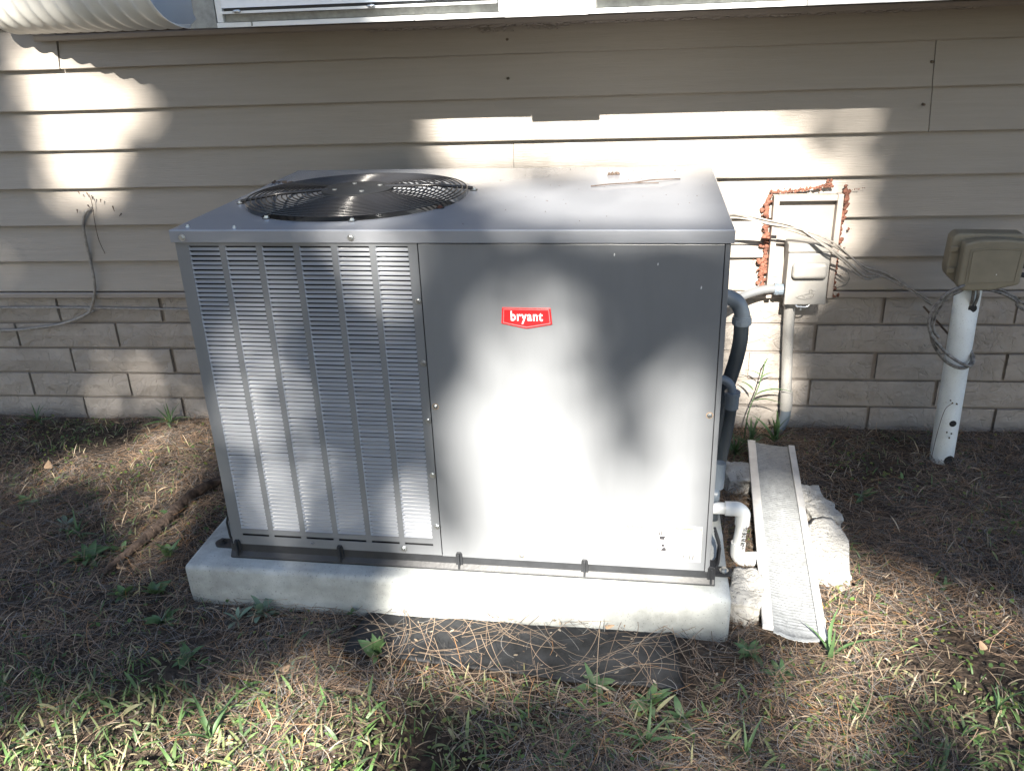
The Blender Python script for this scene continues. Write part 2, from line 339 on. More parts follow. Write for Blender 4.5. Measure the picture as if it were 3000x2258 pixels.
# ================================================================ AIR CONDITIONER
UL = (-.03861, -1.16611, 0); UR = -.0398
pad = thing('concrete_pad', 'pale concrete slab under the air conditioner, stained at its lower edge', 'concrete pad', UL, UR)
def slab():
    bm = bmesh.new(); bmesh.ops.create_cube(bm, size=1)
    for v in bm.verts: v.co = Vector(((v.co.x+.5)*1.382-.114, (v.co.y+.5)*.93-.052, (v.co.z+.5)*.165-.013))
    bmesh.ops.subdivide_edges(bm, edges=bm.edges[:], cuts=1)
    bmesh.ops.bevel(bm, geom=[e for e in bm.edges if len(e.link_faces)==2 and e.calc_face_angle()>.5], offset=.014, segments=3, profile=.5, affect='EDGES')
    bmesh.ops.triangulate(bm, faces=[f for f in bm.faces if len(f.verts)>4])
    bmesh.ops.subdivide_edges(bm, edges=[e for e in bm.edges if e.calc_length()>.08], cuts=7, use_grid_fill=True)
    for v in bm.verts:
        n = noise.noise(v.co*9)*.0022 + noise.noise(v.co*30)*.0010
        v.co += Vector((n, n, n*.5))
        if v.co.z < .03: v.co.y += (.006+.014*abs(noise.noise(Vector((v.co.x*6,0,0)))))*(1 if v.co.y < .3 else -1); v.co.z += .018*noise.noise(Vector((v.co.x*14,v.co.y*9,2)))+.018*noise.noise(Vector((v.co.x*45,0,2)))
    me = bpy.data.meshes.new('slab'); bm.to_mesh(me); bm.free(); me.shade_smooth(); me.set_sharp_from_angle(angle=math.radians(50)); me.materials.append(mt['concrete'])
    o = bpy.data.objects.new('slab', me); COL.objects.link(o); o.parent = pad
slab()

ac = thing('air_conditioner', 'grey packaged air conditioner with a louvred side, round fan grille and red badge', 'air conditioner', UL, UR)
W, D, ZT, ZC = 1.224, .770, 1.0156, .9876
ZB, ZP = .190, .986
# --- top cover with a round opening and pressed ring
FC = Vector((.325, .352)); RH = .276
bm = MB(); n = 128
def rect_hit(a):
    c, s = math.cos(a), math.sin(a); t = 9
    for k, lo, hi, d in ((0, 0, W, c), (1, 0, D, s)):
        if abs(d) > 1e-9: t = min(t, ((hi if d > 0 else lo)-FC[k])/d)
    return (FC[0]+c*t, FC[1]+s*t)
angs = sorted([2*math.pi*k/n for k in range(n)] + [math.atan2(y-FC[1], x-FC[0]) % (2*math.pi) for x in (0, W) for y in (0, D)]); n = len(angs)
rings = [(RH-.004,-.05),(RH-.004,-.004),(RH+.001,.0005),(RH+.010,.0015),(RH+.020,.0008),(RH+.029,.0008),(RH+.035,0)]
def ringpt(r, a, z):
    h = rect_hit(a); m = math.hypot(h[0]-FC[0], h[1]-FC[1])-.006
    r = min(r, m); return (FC[0]+math.cos(a)*r, FC[1]+math.sin(a)*r, ZT+z)
for r, z in rings: bm.v += [ringpt(r, a, z) for a in angs]
def edge(off, z):
    o_ = []
    for a in angs:
        x, y = rect_hit(a); o_.append((min(max(x, off), W-off) if off > 0 else x, min(max(y, off), D-off) if off > 0 else y, z))
    return o_
bm.v += edge(.0025, ZT); bm.v += edge(.0016, ZT-.0003); bm.v += edge(.0003, ZT-.0016); bm.v += edge(0, ZT-.0026); bm.v += edge(0, ZC); bm.v += edge(.004, ZC); bm.v += edge(.004, ZC+.015)
nr = len(rings)+7
bm.f += [(j*n+i, j*n+(i+1)%n, (j+1)*n+(i+1)%n, (j+1)*n+i) for j in range(nr-1) for i in range(n)]
top = bm.build('top_cover', 'steel_top_lit', ac, smooth=True, angle=14)
def screw(x, y, z, parent, d=(0,-1,0), r=.0052, mat='zinc'):
    d = Vector(d); b = MB(); p = Vector((x,y,z)); b.tube([p, p+d*.0012], r*1.5, 14); b.tube([p+d*.0012, p+d*.0050], [r, r*.92], 6)
    return b.build('screw', mat, parent)
for x in (.029, .419): screw(x, 0, .9985, top)
screw(1.224, .05, .999, top, (1,0,0)); screw(.03,.03,ZT,top,(0,0,1),.003); screw(.145,.022,ZT,top,(0,0,1),.003)
# --- fan, shroud
shroud = MB(); k = 72
for z in (ZT-.05, ZT-.30): shroud.v += [(FC[0]+.273*math.cos(2*math.pi*i/k), FC[1]+.273*math.sin(2*math.pi*i/k), z) for i in range(k)]
shroud.f = [(i, k+i, k+(i+1)%k, (i+1)%k) for i in range(k)] + [tuple(k+i for i in range(k))]
shroud.build('shroud', 'void', ac, smooth=True)
fan = MB().tube([(FC[0],FC[1],ZT-.15),(FC[0],FC[1],ZT-.06)], .055, 24).build('fan', 'black', ac, smooth=True)
for b_ in range(4):
    m = MB(); na, nr_ = 8, 6
    for i in range(na+1):
        for j in range(nr_+1):
            a = b_*math.pi/2+.3+i/na*1.15*(.7+.3*j/nr_); r = .05+.205*j/nr_
            m.v.append((FC[0]+r*math.cos(a), FC[1]+r*math.sin(a), ZT-.095-.07*i/na+.01*j/nr_))
    m.f = [(i*(nr_+1)+j, i*(nr_+1)+j+1, (i+1)*(nr_+1)+j+1, (i+1)*(nr_+1)+j) for i in range(na) for j in range(nr_)]
    m.build('fan_blade', 'black', fan, smooth=True)
# --- grille
gr = bpy.data.objects.new('fan_grille', None); COL.objects.link(gr); gr.parent = ac; gr.location = (FC[0], FC[1], ZT+.012)
def dome(r): return .010*(1-(r/.28)**2)
rr = .088
while rr < .277:
    b = MB(); pr = [(rr*math.cos(2*math.pi*i/80), rr*math.sin(2*math.pi*i/80), dome(rr)) for i in range(81)]
    b.tube(pr, .0018, 6, caps=False).build('grille_ring', 'wire', gr, smooth=True, angle=0); rr += .0125
for i, a in enumerate([.262, .262+math.pi/4, .262+math.pi/2, .262+3*math.pi/4]):
    for s in (0, math.pi):
        a2 = a+s; big = i == 0
        e = .290 if big else .280
        MB().tube([(.07*math.cos(a2),.07*math.sin(a2),dome(.07)+(.003 if big else -.004)),(.2*math.cos(a2),.2*math.sin(a2),dome(.2)+(.003 if big else -.004)),(e*math.cos(a2),e*math.sin(a2),-.005)], .0042 if big else .0022, 8).build('grille_spoke', 'wire', gr, smooth=True, angle=0)
        tb = MB(); c_, s_ = math.cos(a2)*(e+.002), math.sin(a2)*(e+.002); tb.tube([(c_,s_,-.0115),(c_,s_,-.009)], .010, 12); tb.build('mount_tab', 'wire', gr)
        screw(c_, s_, -.009, gr, (0,0,1), .0048, 'foam' if (i == 3 and s) else 'zinc')
hub = MB().tube([(0,0,.006),(0,0,.0115),(0,0,.013)], [.090,.090,.086], 48).build('hub_plate', 'void', gr, smooth=True, angle=40)
for a in (.5, 2.0, 3.7, 5.2): MB().tube([(.058*math.cos(a),.058*math.sin(a),.013),(.058*math.cos(a),.058*math.sin(a),.0150)], .0062, 12).build('hub_bolt', 'zinc', hub)
# --- inner cabinet and side, back, base
cab = MB(); cab.box(.012, 1.212, .060, D-.008, .192, ZC-.06); cab.build('coil_cabinet', 'coil', ac)
MB().box(.0062, .0088, .0085, D-.009, ZB+.002, ZC+.004).build('side_panel', 'steel', ac)
MB().box(1.2152, 1.2178, .0085, D-.009, ZB+.002, ZC+.004).build('side_panel', 'steel', ac)
MB().box(.009, 1.215, D-.0088, D-.0062, ZB+.002, ZC+.004).build('back_panel', 'steel', ac)
# --- louvred front panel, x .006 .. .5625
lp = MB(); X0, X1, cw, cp, z0, z1 = .006, .5625, .0725, .0866, .2385, .9785
cx = [.0365+cp*i for i in range(6)]
zs0, zs1 = .2165, .2225
def fb(a, b, c, d): lp.box(a, b, .006, .0075, c, d)
fb(X0, cx[0], ZB, ZP); fb(cx[-1]+cw, X1, ZB, ZP)
for i in range(5): fb(cx[i]+cw, cx[i+1], ZB, ZP)
for c0 in cx:
    fb(c0, c0+cw, z1, ZP); fb(c0, c0+cw, zs1, z0-.0015); fb(c0, c0+cw, ZB, zs0)
    for sx in (0, 1):       # rounded slot ends
        x_ = c0 if sx == 0 else c0+cw
        for q in range(3): fb(x_ if sx == 0 else x_-.0008*(3-q), x_+.0008*(3-q) if sx == 0 else x_, zs0+.0008*q-.0001, zs0+.0008*(q+1)-.0001) if False else None
MB().box(.012,.555,.0215,.0225,.20,.984).build('louver_gap_shade','void',ac)  # near-black sheet added behind the slats so their gaps look unlit
panel = lp.build('louver_panel', 'steel', ac)
MB().box(X0-.0002, X0+.0012, .0078, .03, ZB, ZP).build('panel_flange', 'steel', panel)
NR = 69; dz = (z1-z0)/NR
def slat_mesh():
    b = MB(); st = [0,.0018,.006,cw/2,cw-.006,cw-.0018,cw]; dp = [0,.75,1,1.0,1,.75,0]; H = dz
    for i_, (x, d) in enumerate(zip(st, dp)):
        t = .47 if d else .95; mid = .0012 if i_ == 3 else 0
        b.v += [(x, .0070+.0062*d, H*t+.0003), (x, .0070+.0058*d+.0002, H*(t-.03)), (x, .0066+.0030*d-mid*.6, H*(.26+(.25 if not d else 0))), (x, .0060-.0012*(d>0), H*.045), (x, .0072, -H*.01)]
    b.f = [(i*5+j, (i+1)*5+j, (i+1)*5+j+1, i*5+j+1) for i in range(6) for j in range(4)]
    b.f = [f[::-1] for f in b.f]
    return b
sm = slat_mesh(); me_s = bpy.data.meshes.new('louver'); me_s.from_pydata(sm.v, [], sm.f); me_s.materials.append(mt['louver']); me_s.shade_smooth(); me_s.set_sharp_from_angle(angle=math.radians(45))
rest = MB()
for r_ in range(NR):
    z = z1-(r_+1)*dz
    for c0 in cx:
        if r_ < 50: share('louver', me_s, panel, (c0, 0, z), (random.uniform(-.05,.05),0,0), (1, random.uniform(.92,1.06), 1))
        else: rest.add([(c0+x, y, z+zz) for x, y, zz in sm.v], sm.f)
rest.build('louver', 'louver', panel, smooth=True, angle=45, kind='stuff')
for z in (.856,.709,.564,.419,.274): screw(.5555, .006, z, panel, r=.0048)
screw(.222, .006, .2035, panel, r=.0045, mat='steel'); screw(.465, .006, .203, panel, r=.0055)
# --- plain service panel, x .5645 .. 1.2055, with hemmed edges
sp = MB().box(.5648, 1.2055, .0045, .007, ZB-.001, ZP-.0015)
svc = sp.build('service_panel', 'steel', ac, bevel=.0012)
for x, z in ((.576,.602),(1.196,.601),(.765,.203)):
    s_ = screw(x, .0045, z, svc, r=.0042, mat='zinc'); MB().tube([(x,.0045,z),(x,.0040,z)], .0078, 16).build('hole_ring', 'straw', svc)
MB().box(1.2072, 1.2178, .0055, .0080, ZB-.004, ZP-.001).build('corner_post', 'steel', ac, bevel=.001)
MB().box(.5560, 1.2120, .012, .014, ZB-.002, ZP).build('backing', 'void', ac)
# --- base rail with lifting lugs
br = MB(); br.extr([(-.004,.1525),(-.006,.158),(.004,.170),(.006,.192),(.05,.192),(.05,.1525)], -.002, 1.232)
rail = br.build('base_rail', 'black', ac, bevel=.002)
for x in (.019, .297, .607, .920, 1.222):
    lg = MB(); lg.prism([(x-.009,.168),(x+.009,.168),(x+.008,.198),(x+.005,.204),(x-.005,.204),(x-.008,.198)], .0005, .0055); lg.box(x-.0025,x+.0025,-.008,.0003,.160,.203); lg.build('lifting_lug', 'black', rail, bevel=.001)
for x0_, x1_, bx, s in ((-.072,-.003,-.052,1),(1.2325,1.278,1.257,-1)):
    f = MB(); f.prism([(0,0)],0,0) if False else None
    pts = [(x0_+.012*(1-math.cos(a)), .054+.018*math.sin(a)) for a in []]
    k_ = 10; cxx = x0_+.018 if s == 1 else x1_-.018; poly = []
    if s == 1: poly = [(x1_,.036),(x1_,.072)]+[(cxx+.018*math.cos(math.pi/2+math.pi*i/k_), .054+.018*math.sin(math.pi/2+math.pi*i/k_)) for i in range(k_+1)]
    else: poly = [(x0_,.072),(x0_,.036)]+[(cxx+.018*math.cos(-math.pi/2+math.pi*i/k_), .054+.018*math.sin(-math.pi/2+math.pi*i/k_)) for i in range(k_+1)]
    npy = len(poly); f.add([(x,y,.1525) for x,y in poly]+[(x,y,.1585) for x,y in poly], [tuple(range(npy-1,-1,-1)), tuple(range(npy,2*npy))]+[(i,(i+1)%npy,npy+(i+1)%npy,npy+i) for i in range(npy)])
    ft = f.build('mounting_foot', 'black', ac); MB().tube([(bx,.054,.1585),(bx,.054,.161)], .011, 16).tube([(bx,.054,.161),(bx,.054,.168)], .0062, 6).build('anchor_bolt', 'zinc' if s==-1 else 'black', ft)
# side guards (bent dark straps beside both front corners)
for sx, xa in ((-1, -.002), (1, 1.226)):
    for dy in (0, .014, .028):
        MB().tube([(xa,.035+dy,.165),(xa+sx*.014,.035+dy,.19),(xa+sx*.016,.035+dy,.235),(xa+sx*.003,.035+dy,.275)], .0032, 8).build('guard_strap', 'black', ac, smooth=True)
# --- badge
bd = MB().prism([(.7395,.8085),(.7950,.7975),(.8510,.8080),(.8480,.8450),(.7425,.8455)], .0005, .0045); badge = bd.build('badge', 'red', svc, bevel=.0012)
def outline(poly, w, y0, y1):
    b = MB(); n_ = len(poly); c0 = Vector((sum(p[0] for p in poly)/n_, sum(p[1] for p in poly)/n_)); inn = []
    for i in range(n_):
        a_, b_, c_ = Vector(poly[i-1]), Vector(poly[i]), Vector(poly[(i+1)%n_]); d1 = (b_-a_).normalized(); d2 = (c_-b_).normalized()
        n1 = Vector((-d1.y,d1.x)); n2 = Vector((-d2.y,d2.x)); m_ = (n1+n2).normalized(); inn.append(b_+m_*w/max(.3,m_.dot(n1)))
    b.v = [(p[0],y0,p[1]) for p in poly]+[(p.x,y0,p.y) for p in inn]+[(p[0],y1,p[1]) for p in poly]+[(p.x,y1,p.y) for p in inn]
    for i in range(n_):
        j = (i+1)%n_; b.f += [(i,j,n_+j,n_+i),(2*n_+i,2*n_+j,j,i),(n_+i,n_+j,3*n_+j,3*n_+i)]
    return b
outline([(.7432,.8108),(.7950,.8005),(.8475,.8103),(.8449,.8420),(.7457,.8425)], .0016, -.0003, .0004).build('badge_border', 'pink', badge)
text('badge_lettering', 'bryant', .0305, 'white', badge, (.7952,.0001,.8165), ext=.0005, bold=.00055, sx=.80, space=1.12)
# --- warning label
lab = MB().box(.998, 1.1955, .0036, .0042, .214, .312).build('label', 'paper', svc)
MB().box(1.0000,1.0920,.0033,.0035,.3005,.3095).build('label_band', 'yellow', lab); MB().box(1.1010,1.1940,.0033,.0035,.3005,.3095).build('label_band', 'yellow', lab)
text('label_text', 'WARNING', .0082, 'ink', lab, (1.050,.0030,.3025), ext=.0001); text('label_text', 'AVERTISSEMENT', .0082, 'ink', lab, (1.150,.0030,.3025), ext=.0001, sx=.8)
for x in (1.022, 1.108): outline([(x-.004,.3018),(x+.004,.3018),(x,.3085)], .0010, .0029, .0031).build('warning_triangle', 'ink', lab)
hd = MB()
for k_, (dx_, hh_) in enumerate(((-.0080,.009),(-.0032,.0135),(.0018,.0140),(.0066,.0115))): hd.box(1.1035+dx_,1.1066+dx_,.0029,.0032,.2845,.2845+hh_)
hd.prism([(1.0955,.2830),(1.0980,.2725),(1.1085,.2725),(1.1115,.2830)], .0029,.0032); hd.tube([(1.0870,.003,.2965),(1.0925,.003,.2880)], .0011, 5)
hd.build('hand_pictogram', 'ink', lab)
pg = MB(); pg.box(1.1020,1.1095,.0029,.0032,.2530,.2605); pg.prism([(1.0985,.2420),(1.1140,.2405),(1.1135,.2505),(1.1075,.2515)], .0029,.0032); pg.prism([(1.0890,.2430),(1.0960,.2445),(1.0925,.2505)], .0029,.0032); pg.build('hazard_pictogram', 'ink', lab)
bc = MB(); x = 1.143
while x < 1.190: w_ = random.choice((.0016,.0026,.0036)); bc.box(x, x+w_, .0029, .0032, .2195, .2330); x += w_+random.choice((.0022,.0032,.0050))
bc.build('barcode', 'ink', lab)
MB().box(1.1938,1.1948,.0029,.0032,.222,.311).build('label_rule','ink',lab)
tl = MB()
for k_ in range(7): tl.box(1.118,1.118+random.uniform(.05,.07),.0029,.0031,.2905-.0085*k_,.2917-.0085*k_)
for k_ in range(9): tl.box(1.004,1.004+random.uniform(.05,.076),.0029,.0031,.2905-.0085*k_,.2917-.0085*k_)
tl.build('label_lines', 'ink', lab)
# small chips of white on the panels
for x, z in ((.983,.962),(1.073,.943),(1.163,.893)): MB().blob((x,.0040,z), .0022, .3, 1, int(x*99), (.6,.3,1.5)).build('paint_chip', 'white', svc)
# twig and droppings lying on the top cover
tw = MB(); tw.tube(bez([(.905,.455,ZT+.004),(.955,.470,ZT+.006),(1.01,.492,ZT+.005),(1.06,.507,ZT+.009),(1.13,.545,ZT+.004)],6), .0016, 6); tw.tube([(1.01,.492,ZT+.005),(1.05,.492,ZT+.004),(1.075,.500,ZT+.003)], .0011, 5)
t_ = tw.build('twig', 'bark'); t_.matrix_world = Matrix.Translation(UL) @ Matrix.Rotation(UR,4,'Z'); tag(t_, 'thin dry twig lying on top of the air conditioner', 'twig')
ms_ = MB(); 
for k_ in range(9): ms_.blob((.955+random.uniform(-.012,.012), .640+random.uniform(-.008,.008), ZT+.003), .0045, .4, 1, k_)
ms_.build('dropping', 'bark', top)
md = MB()
for k_ in range(26): md.blob((.035+random.uniform(-.03,.03), .565+random.uniform(-.012,.012), ZT+.0015), random.uniform(.001,.004), .4, 1, k_)
for k_ in range(40): md.blob((random.uniform(.65,1.2), random.uniform(.05,.75), ZT+.0005), random.uniform(.0006,.0014), .4, 1, k_)
md.build('debris', 'bark', top, kind='stuff')
# ================================================================ THINGS ON THE WALL
def loc(lx, ly, z):
    c, s = math.cos(UR), math.sin(UR); return Vector((UL[0]+lx*c-ly*s, UL[1]+lx*s+ly*c, z))
# --- access frame with sealant
af = thing('access_frame', 'tan recessed access frame edged with rust-brown sealant, right of the air conditioner', 'access panel')
fr = MB(); fr.box(1.466,1.484,-.052,-.0185,.500,.8485); fr.box(1.668,1.686,-.052,-.0185,.500,.8515); fr.box(1.4845,1.6675,-.052,-.0185,.831,.8495); fr.build('frame', 'lip', af, bevel=.0015)
MB().box(1.4845,1.6675,-.0225,-.0160,.500,.8305).build('back_plate', 'lip', af)
MB().box(1.4845,1.500,-.031,-.0227,.500,.600).build('cover_strip', 'lip', af); MB().box(1.4845,1.500,-.034,-.0312,.57,.594).build('clip', 'lip', af)
MB().blob((1.574,-.024,.789), .0055, .4, 2, 4, (1.2,.5,1)).build('foam_dab', 'white', af)
def strip(path, r, dens, seed, mb):
    P = [Vector(q) for q in path]; random.seed(seed)
    if r > .0055:
        mb.tube([q+Vector((random.gauss(0,r*.22),.002,random.gauss(0,r*.2))) for q in bez(P,9)], [r*random.uniform(.35,.75) for _ in bez(P,9)], 8)
    for i in range(len(P)-1):
        n_ = int(.6*(P[i+1]-P[i]).length*dens)
        for k in range(n_):
            q = P[i].lerp(P[i+1], random.random()); rr_ = r*random.uniform(.18,.78)
            mb.blob((q.x+random.gauss(0,r*.45), q.y+random.uniform(-.003,.002), q.z+random.gauss(0,r*.55)), rr_, .45, 1, random.randrange(9999), (1,.55,1.15))
s1 = MB(); strip([(1.455,-.022,.843),(1.447,-.022,.80),(1.455,-.022,.73),(1.457,-.022,.66),(1.452,-.022,.60),(1.456,-.022,.54),(1.458,-.022,.515)], .0125, 560, 1, s1)
strip([(1.43,-.022,.63),(1.443,-.022,.625)], .009, 600, 2, s1); strip([(1.437,-.022,.675),(1.447,-.022,.672)], .008, 500, 3, s1); strip([(1.435,-.022,.59),(1.45,-.022,.60)], .007, 500, 8, s1)
s1.build('sealant', 'foam', af, smooth=True, angle=0)
s2 = MB(); strip([(1.455,-.022,.856),(1.50,-.022,.857),(1.56,-.022,.862),(1.63,-.022,.874),(1.655,-.022,.872)], .0062, 700, 4, s2); strip([(1.63,-.022,.879),(1.65,-.022,.88)], .008, 600, 5, s2)
s2.build('sealant', 'foam', af, smooth=True, angle=0)
s3 = MB(); strip([(1.695,-.020,.866),(1.705,-.020,.83),(1.694,-.020,.76),(1.690,-.020,.68),(1.690,-.020,.61),(1.690,-.020,.52)], .0105, 700, 6, s3)
strip([(1.70,-.019,.858),(1.76,-.019,.864)], .0030, 500, 7, s3); strip([(1.71,-.019,.72),(1.728,-.019,.735)], .005, 500, 17, s3); strip([(1.70,-.019,.66),(1.72,-.019,.67)], .003, 400, 19, s3); strip([(1.675,-.02,.515),(1.69,-.02,.50),(1.705,-.02,.496)], .009, 600, 27, s3); strip([(1.71,-.019,.57),(1.722,-.019,.58)], .004, 500, 29, s3)
s3.build('sealant', 'foam', af, smooth=True, angle=0)
random.seed(21)
# --- disconnect box
db = thing('disconnect_box', 'painted grey electrical disconnect box with an embossed duck, mounted beside the access frame', 'electrical box')
MB().box(1.520,1.648,-.098,-.026,.499,.690).build('box_body', 'boxp', db, bevel=.004)
MB().box(1.516,1.6515,-.104,-.030,.672,.702).build('hood', 'boxp', db, bevel=.006, bseg=3)
cv = MB(); cv.box(1.5165,1.6505,-.110,-.0985,.495,.6705); cv.build('cover', 'boxp', db, bevel=.003)
bm_ = MB(); bm_.box(1.530,1.642,-.136,-.1095,.590,.644); bm_.build('raised_panel', 'boxp', db, bevel=.014, bseg=5, angle=20)
dk = [(1.552,.524),(1.562,.5175),(1.585,.5150),(1.604,.5175),(1.611,.5260),(1.612,.5340),(1.6045,.5375),(1.6065,.5440),(1.6035,.5490),(1.5985,.5505),(1.5945,.5480),(1.5935,.5430),(1.5965,.5385),(1.588,.5340),(1.574,.5320),(1.5645,.5290)]
outline(dk[::1], .0018, -.1140, -.1098).build('duck_emblem', 'boxp', db)
bk = MB(); bk.tube([(1.6065,-.111,.5465),(1.6150,-.111,.5430)], .0013, 5); bk.build('duck_emblem', 'boxp', db)
dt = MB(); strip_ = [dt.blob((1.588+random.uniform(-.014,.014), -.1108, .5235+random.uniform(-.002,.003)), .0020, .3, 1, i) for i in range(16)]; dt.build('emblem_relief', 'boxp', db)
hs = MB(); hs.tube(bez([(1.556,-.106,.4945),(1.560,-.108,.4890),(1.575,-.108,.4870),(1.592,-.108,.4875),(1.600,-.106,.4940)],4), .0026, 8); hs.box(1.571,1.576,-.108,-.104,.474,.490); hs.build('hasp', 'zinc', db)
# --- conduit from the box into the ground
cp_ = thing('conduit_pipe', 'painted grey conduit running from the electrical box down the brick into the ground', 'conduit')
MB().tube([(1.548,-.050,.500),(1.548,-.050,.472)], [.0235,.0225], 20).build('coupling', 'condp', cp_, smooth=True)
MB().tube(bez([(1.548,-.050,.473),(1.553,-.050,.35),(1.562,-.050,.20),(1.568,-.050,.115)],5), .0185, 18).build('pipe', 'condp', cp_, smooth=True)
MB().tube([(1.566,-.050,.150),(1.568,-.050,.128),(1.570,-.050,.080)], .0215, 18).build('coupling', 'condp', cp_, smooth=True)
MB().tube(bez([(1.569,-.050,.09),(1.570,-.050,.055),(1.560,-.052,.02),(1.536,-.058,-.02),(1.50,-.06,-.07)],5), .0185, 18).build('elbow', 'pvcg', cp_, smooth=True)
# --- grey flexible conduit, box to unit
fx = thing('flexible_conduit', 'shiny grey flexible conduit curving from the electrical box to the air conditioner', 'conduit')
fxp = bez([(1.519,-.062,.534),(1.47,-.066,.538),(1.41,-.08,.528),(1.34,-.11,.508),(1.26,-.16,.485),(1.15,-.25,.46),(1.05,-.30,.45)],10)
MB().tube(fxp, .0145, 16).build('hose', 'flexg', fx, smooth=True)
MB().tube([(1.5195,-.062,.534),(1.488,-.063,.536)], .0195, 12).tube([(1.500,-.0625,.535),(1.494,-.0627,.5355)], .0215, 8).build('fitting', 'pvcg', fx)
# --- elbows and dark hose on the unit side
h1 = thing('dark_hose', 'dark flexible hose hanging from a grey elbow high on the air conditioner side', 'hose')
L1 = lambda x, z, y=.42: tuple(loc(x, y, z))
MB().tube([L1(1.2185,.742),L1(1.232,.742)], .0260, 14).tube([L1(1.232,.742)]+bez([L1(1.238,.742),L1(1.262,.741),L1(1.284,.726),L1(1.296,.70),L1(1.2975,.685)],5), .0200, 16).build('elbow', 'pvcg', h1, smooth=True)
MB().tube([L1(1.2975,.690),L1(1.2975,.668)], .0235, 20).tube([L1(1.2975,.683),L1(1.2975,.672)], .0262, 10).build('nut', 'pvcg', h1)
MB().tube(bez([L1(1.2975,.670),L1(1.297,.62),L1(1.288,.56),L1(1.270,.48),L1(1.256,.38),L1(1.25,.25),L1(1.25,.155)],8), .0195, 16).build('hose', 'flex', h1, smooth=True)
h2 = thing('lower_hose', 'second dark hose lower on the air conditioner side below a small grey elbow', 'hose')
L2 = lambda x, z, y=.30: tuple(loc(x, y, z))
MB().tube([L2(1.2185,.563),L2(1.224,.563)], .0200, 12).tube(bez([L2(1.224,.563),L2(1.250,.562),L2(1.268,.548),L2(1.274,.525)],5), .0110, 14).build('elbow', 'pvcg', h2, smooth=True)
MB().tube([L2(1.274,.530),L2(1.274,.519)], .0200, 16).tube([L2(1.274,.519),L2(1.2735,.484)], .0178, 16).build('nut', 'pvcg', h2)
MB().tube(bez([L2(1.2735,.485),L2(1.268,.42),L2(1.258,.34),L2(1.248,.26),L2(1.246,.20),L2(1.246,.152)],8), .0145, 16).build('hose', 'flex', h2, smooth=True)
kn = thing('round_cap', 'grey round capped pipe stub near the lower corner of the air conditioner side', 'pipe cap')
MB().tube([tuple(loc(1.219,.22,.275)),tuple(loc(1.245,.22,.275)),tuple(loc(1.250,.22,.275))], [.020,.020,.015], 18).build('cap', 'pvcg', kn, smooth=True)
MB().tube([tuple(loc(1.245,.23,.29)),tuple(loc(1.248,.235,.36))], .016, 14).build('stub', 'pvcg', kn, smooth=True)
# --- white drain pipe
dp_ = thing('drain_pipe', 'white pvc drain pipe with two elbows and black print, beside the splash tray', 'pipe')
DY = .27; Lp = lambda x, z, y=DY: loc(x, y, z)
MB().tube([tuple(Lp(1.2182,.2045)),tuple(Lp(1.276,.2045))], .0160, 18).build('pipe', 'pvcw', dp_, smooth=True)
MB().tube([tuple(Lp(1.273,.2045)),tuple(Lp(1.292,.2045))], .0195, 18).tube(bez([Lp(1.290,.2045),Lp(1.306,.2040),Lp(1.3195,.192),Lp(1.3200,.176)],6), [.0195]*7+[.0195]*12, 18).tube([tuple(Lp(1.3200,.177)),tuple(Lp(1.3200,.158))], .0195, 18).build('elbow', 'pvcw', dp_, smooth=True, angle=50)
MB().tube([tuple(Lp(1.3198,.160)),tuple(Lp(1.3140,.085))], .0158, 18).build('pipe', 'pvcw', dp_, smooth=True)
MB().tube([tuple(Lp(1.3145,.100)),tuple(Lp(1.3140,.075))], .0195, 18).tube(bez([Lp(1.3140,.078),Lp(1.3160,.060),Lp(1.330,.048),Lp(1.350,.050)],6), .0195, 18).tube([tuple(Lp(1.350,.050)),tuple(Lp(1.372,.052))], .0195, 18).build('elbow', 'pvcw', dp_, smooth=True, angle=50)
MB().tube([tuple(Lp(1.365,.052)),tuple(Lp(1.388,.053))], .0158, 16).build('pipe', 'pvcw', dp_, smooth=True)
q = Lp(1.3265, .088, DY-.0166); text('pipe_lettering', 'MADE IN THE U.S.A', .0135, 'ink', dp_, tuple(q), rot=(math.pi/2, -math.pi/2+.07, UR), ext=.0004, align='LEFT', bold=.0005, sx=.66)
# --- wires over the frame
wb = thing('wire_bundle', 'loose painted wires crossing the access frame toward the olive box', 'wires')
R_ = MB()
W1 = [(1.05,-.30,.80),(1.20,-.24,.815),(1.317,-.20,.820),(1.433,-.16,.787),(1.536,-.132,.757),(1.626,-.128,.719),(1.688,-.10,.674),(1.768,-.07,.607),(1.847,-.045,.575),(1.929,-.045,.533),(2.004,-.06,.485)]
for k, (dx, dz_, r_) in enumerate(((0,0,.0042),(.01,.012,.0036),(-.008,-.010,.0030),(.016,.006,.0026))):
    pts = [(x+dx*.3, y-.004*k, z+dz_*math.sin(i*.9+k)*.9) for i, (x,y,z) in enumerate(W1)]
    if k in (0,2): pts = [(x, y-(.03 if 5 <= i <= 7 else 0), z-(.014 if 5<=i<=7 else 0)) for i,(x,y,z) in enumerate(pts)]
    MB().tube(bez(pts,6), r_, 8).build('wire', 'cable', wb, smooth=True, angle=0)
tw = thing('curled_wire', 'thin dark wire curling down from the sealant to the grey conduit', 'wire')
MB().tube(bez([(1.452,-.028,.555),(1.435,-.03,.53),(1.405,-.035,.505),(1.36,-.05,.49),(1.31,-.08,.48)],6), .0018, 6).build('wire', 'cabled', tw, smooth=True, angle=0)
tw = thing('curled_wire', 'hair-thin wire loop on the siding right of the electrical box', 'wire')
MB().tube(bez([(1.73,-.021,.59),(1.742,-.022,.565),(1.735,-.022,.54),(1.712,-.022,.53),(1.69,-.022,.525)],6), .0010, 6).build('wire', 'cabled', tw, smooth=True, angle=0)
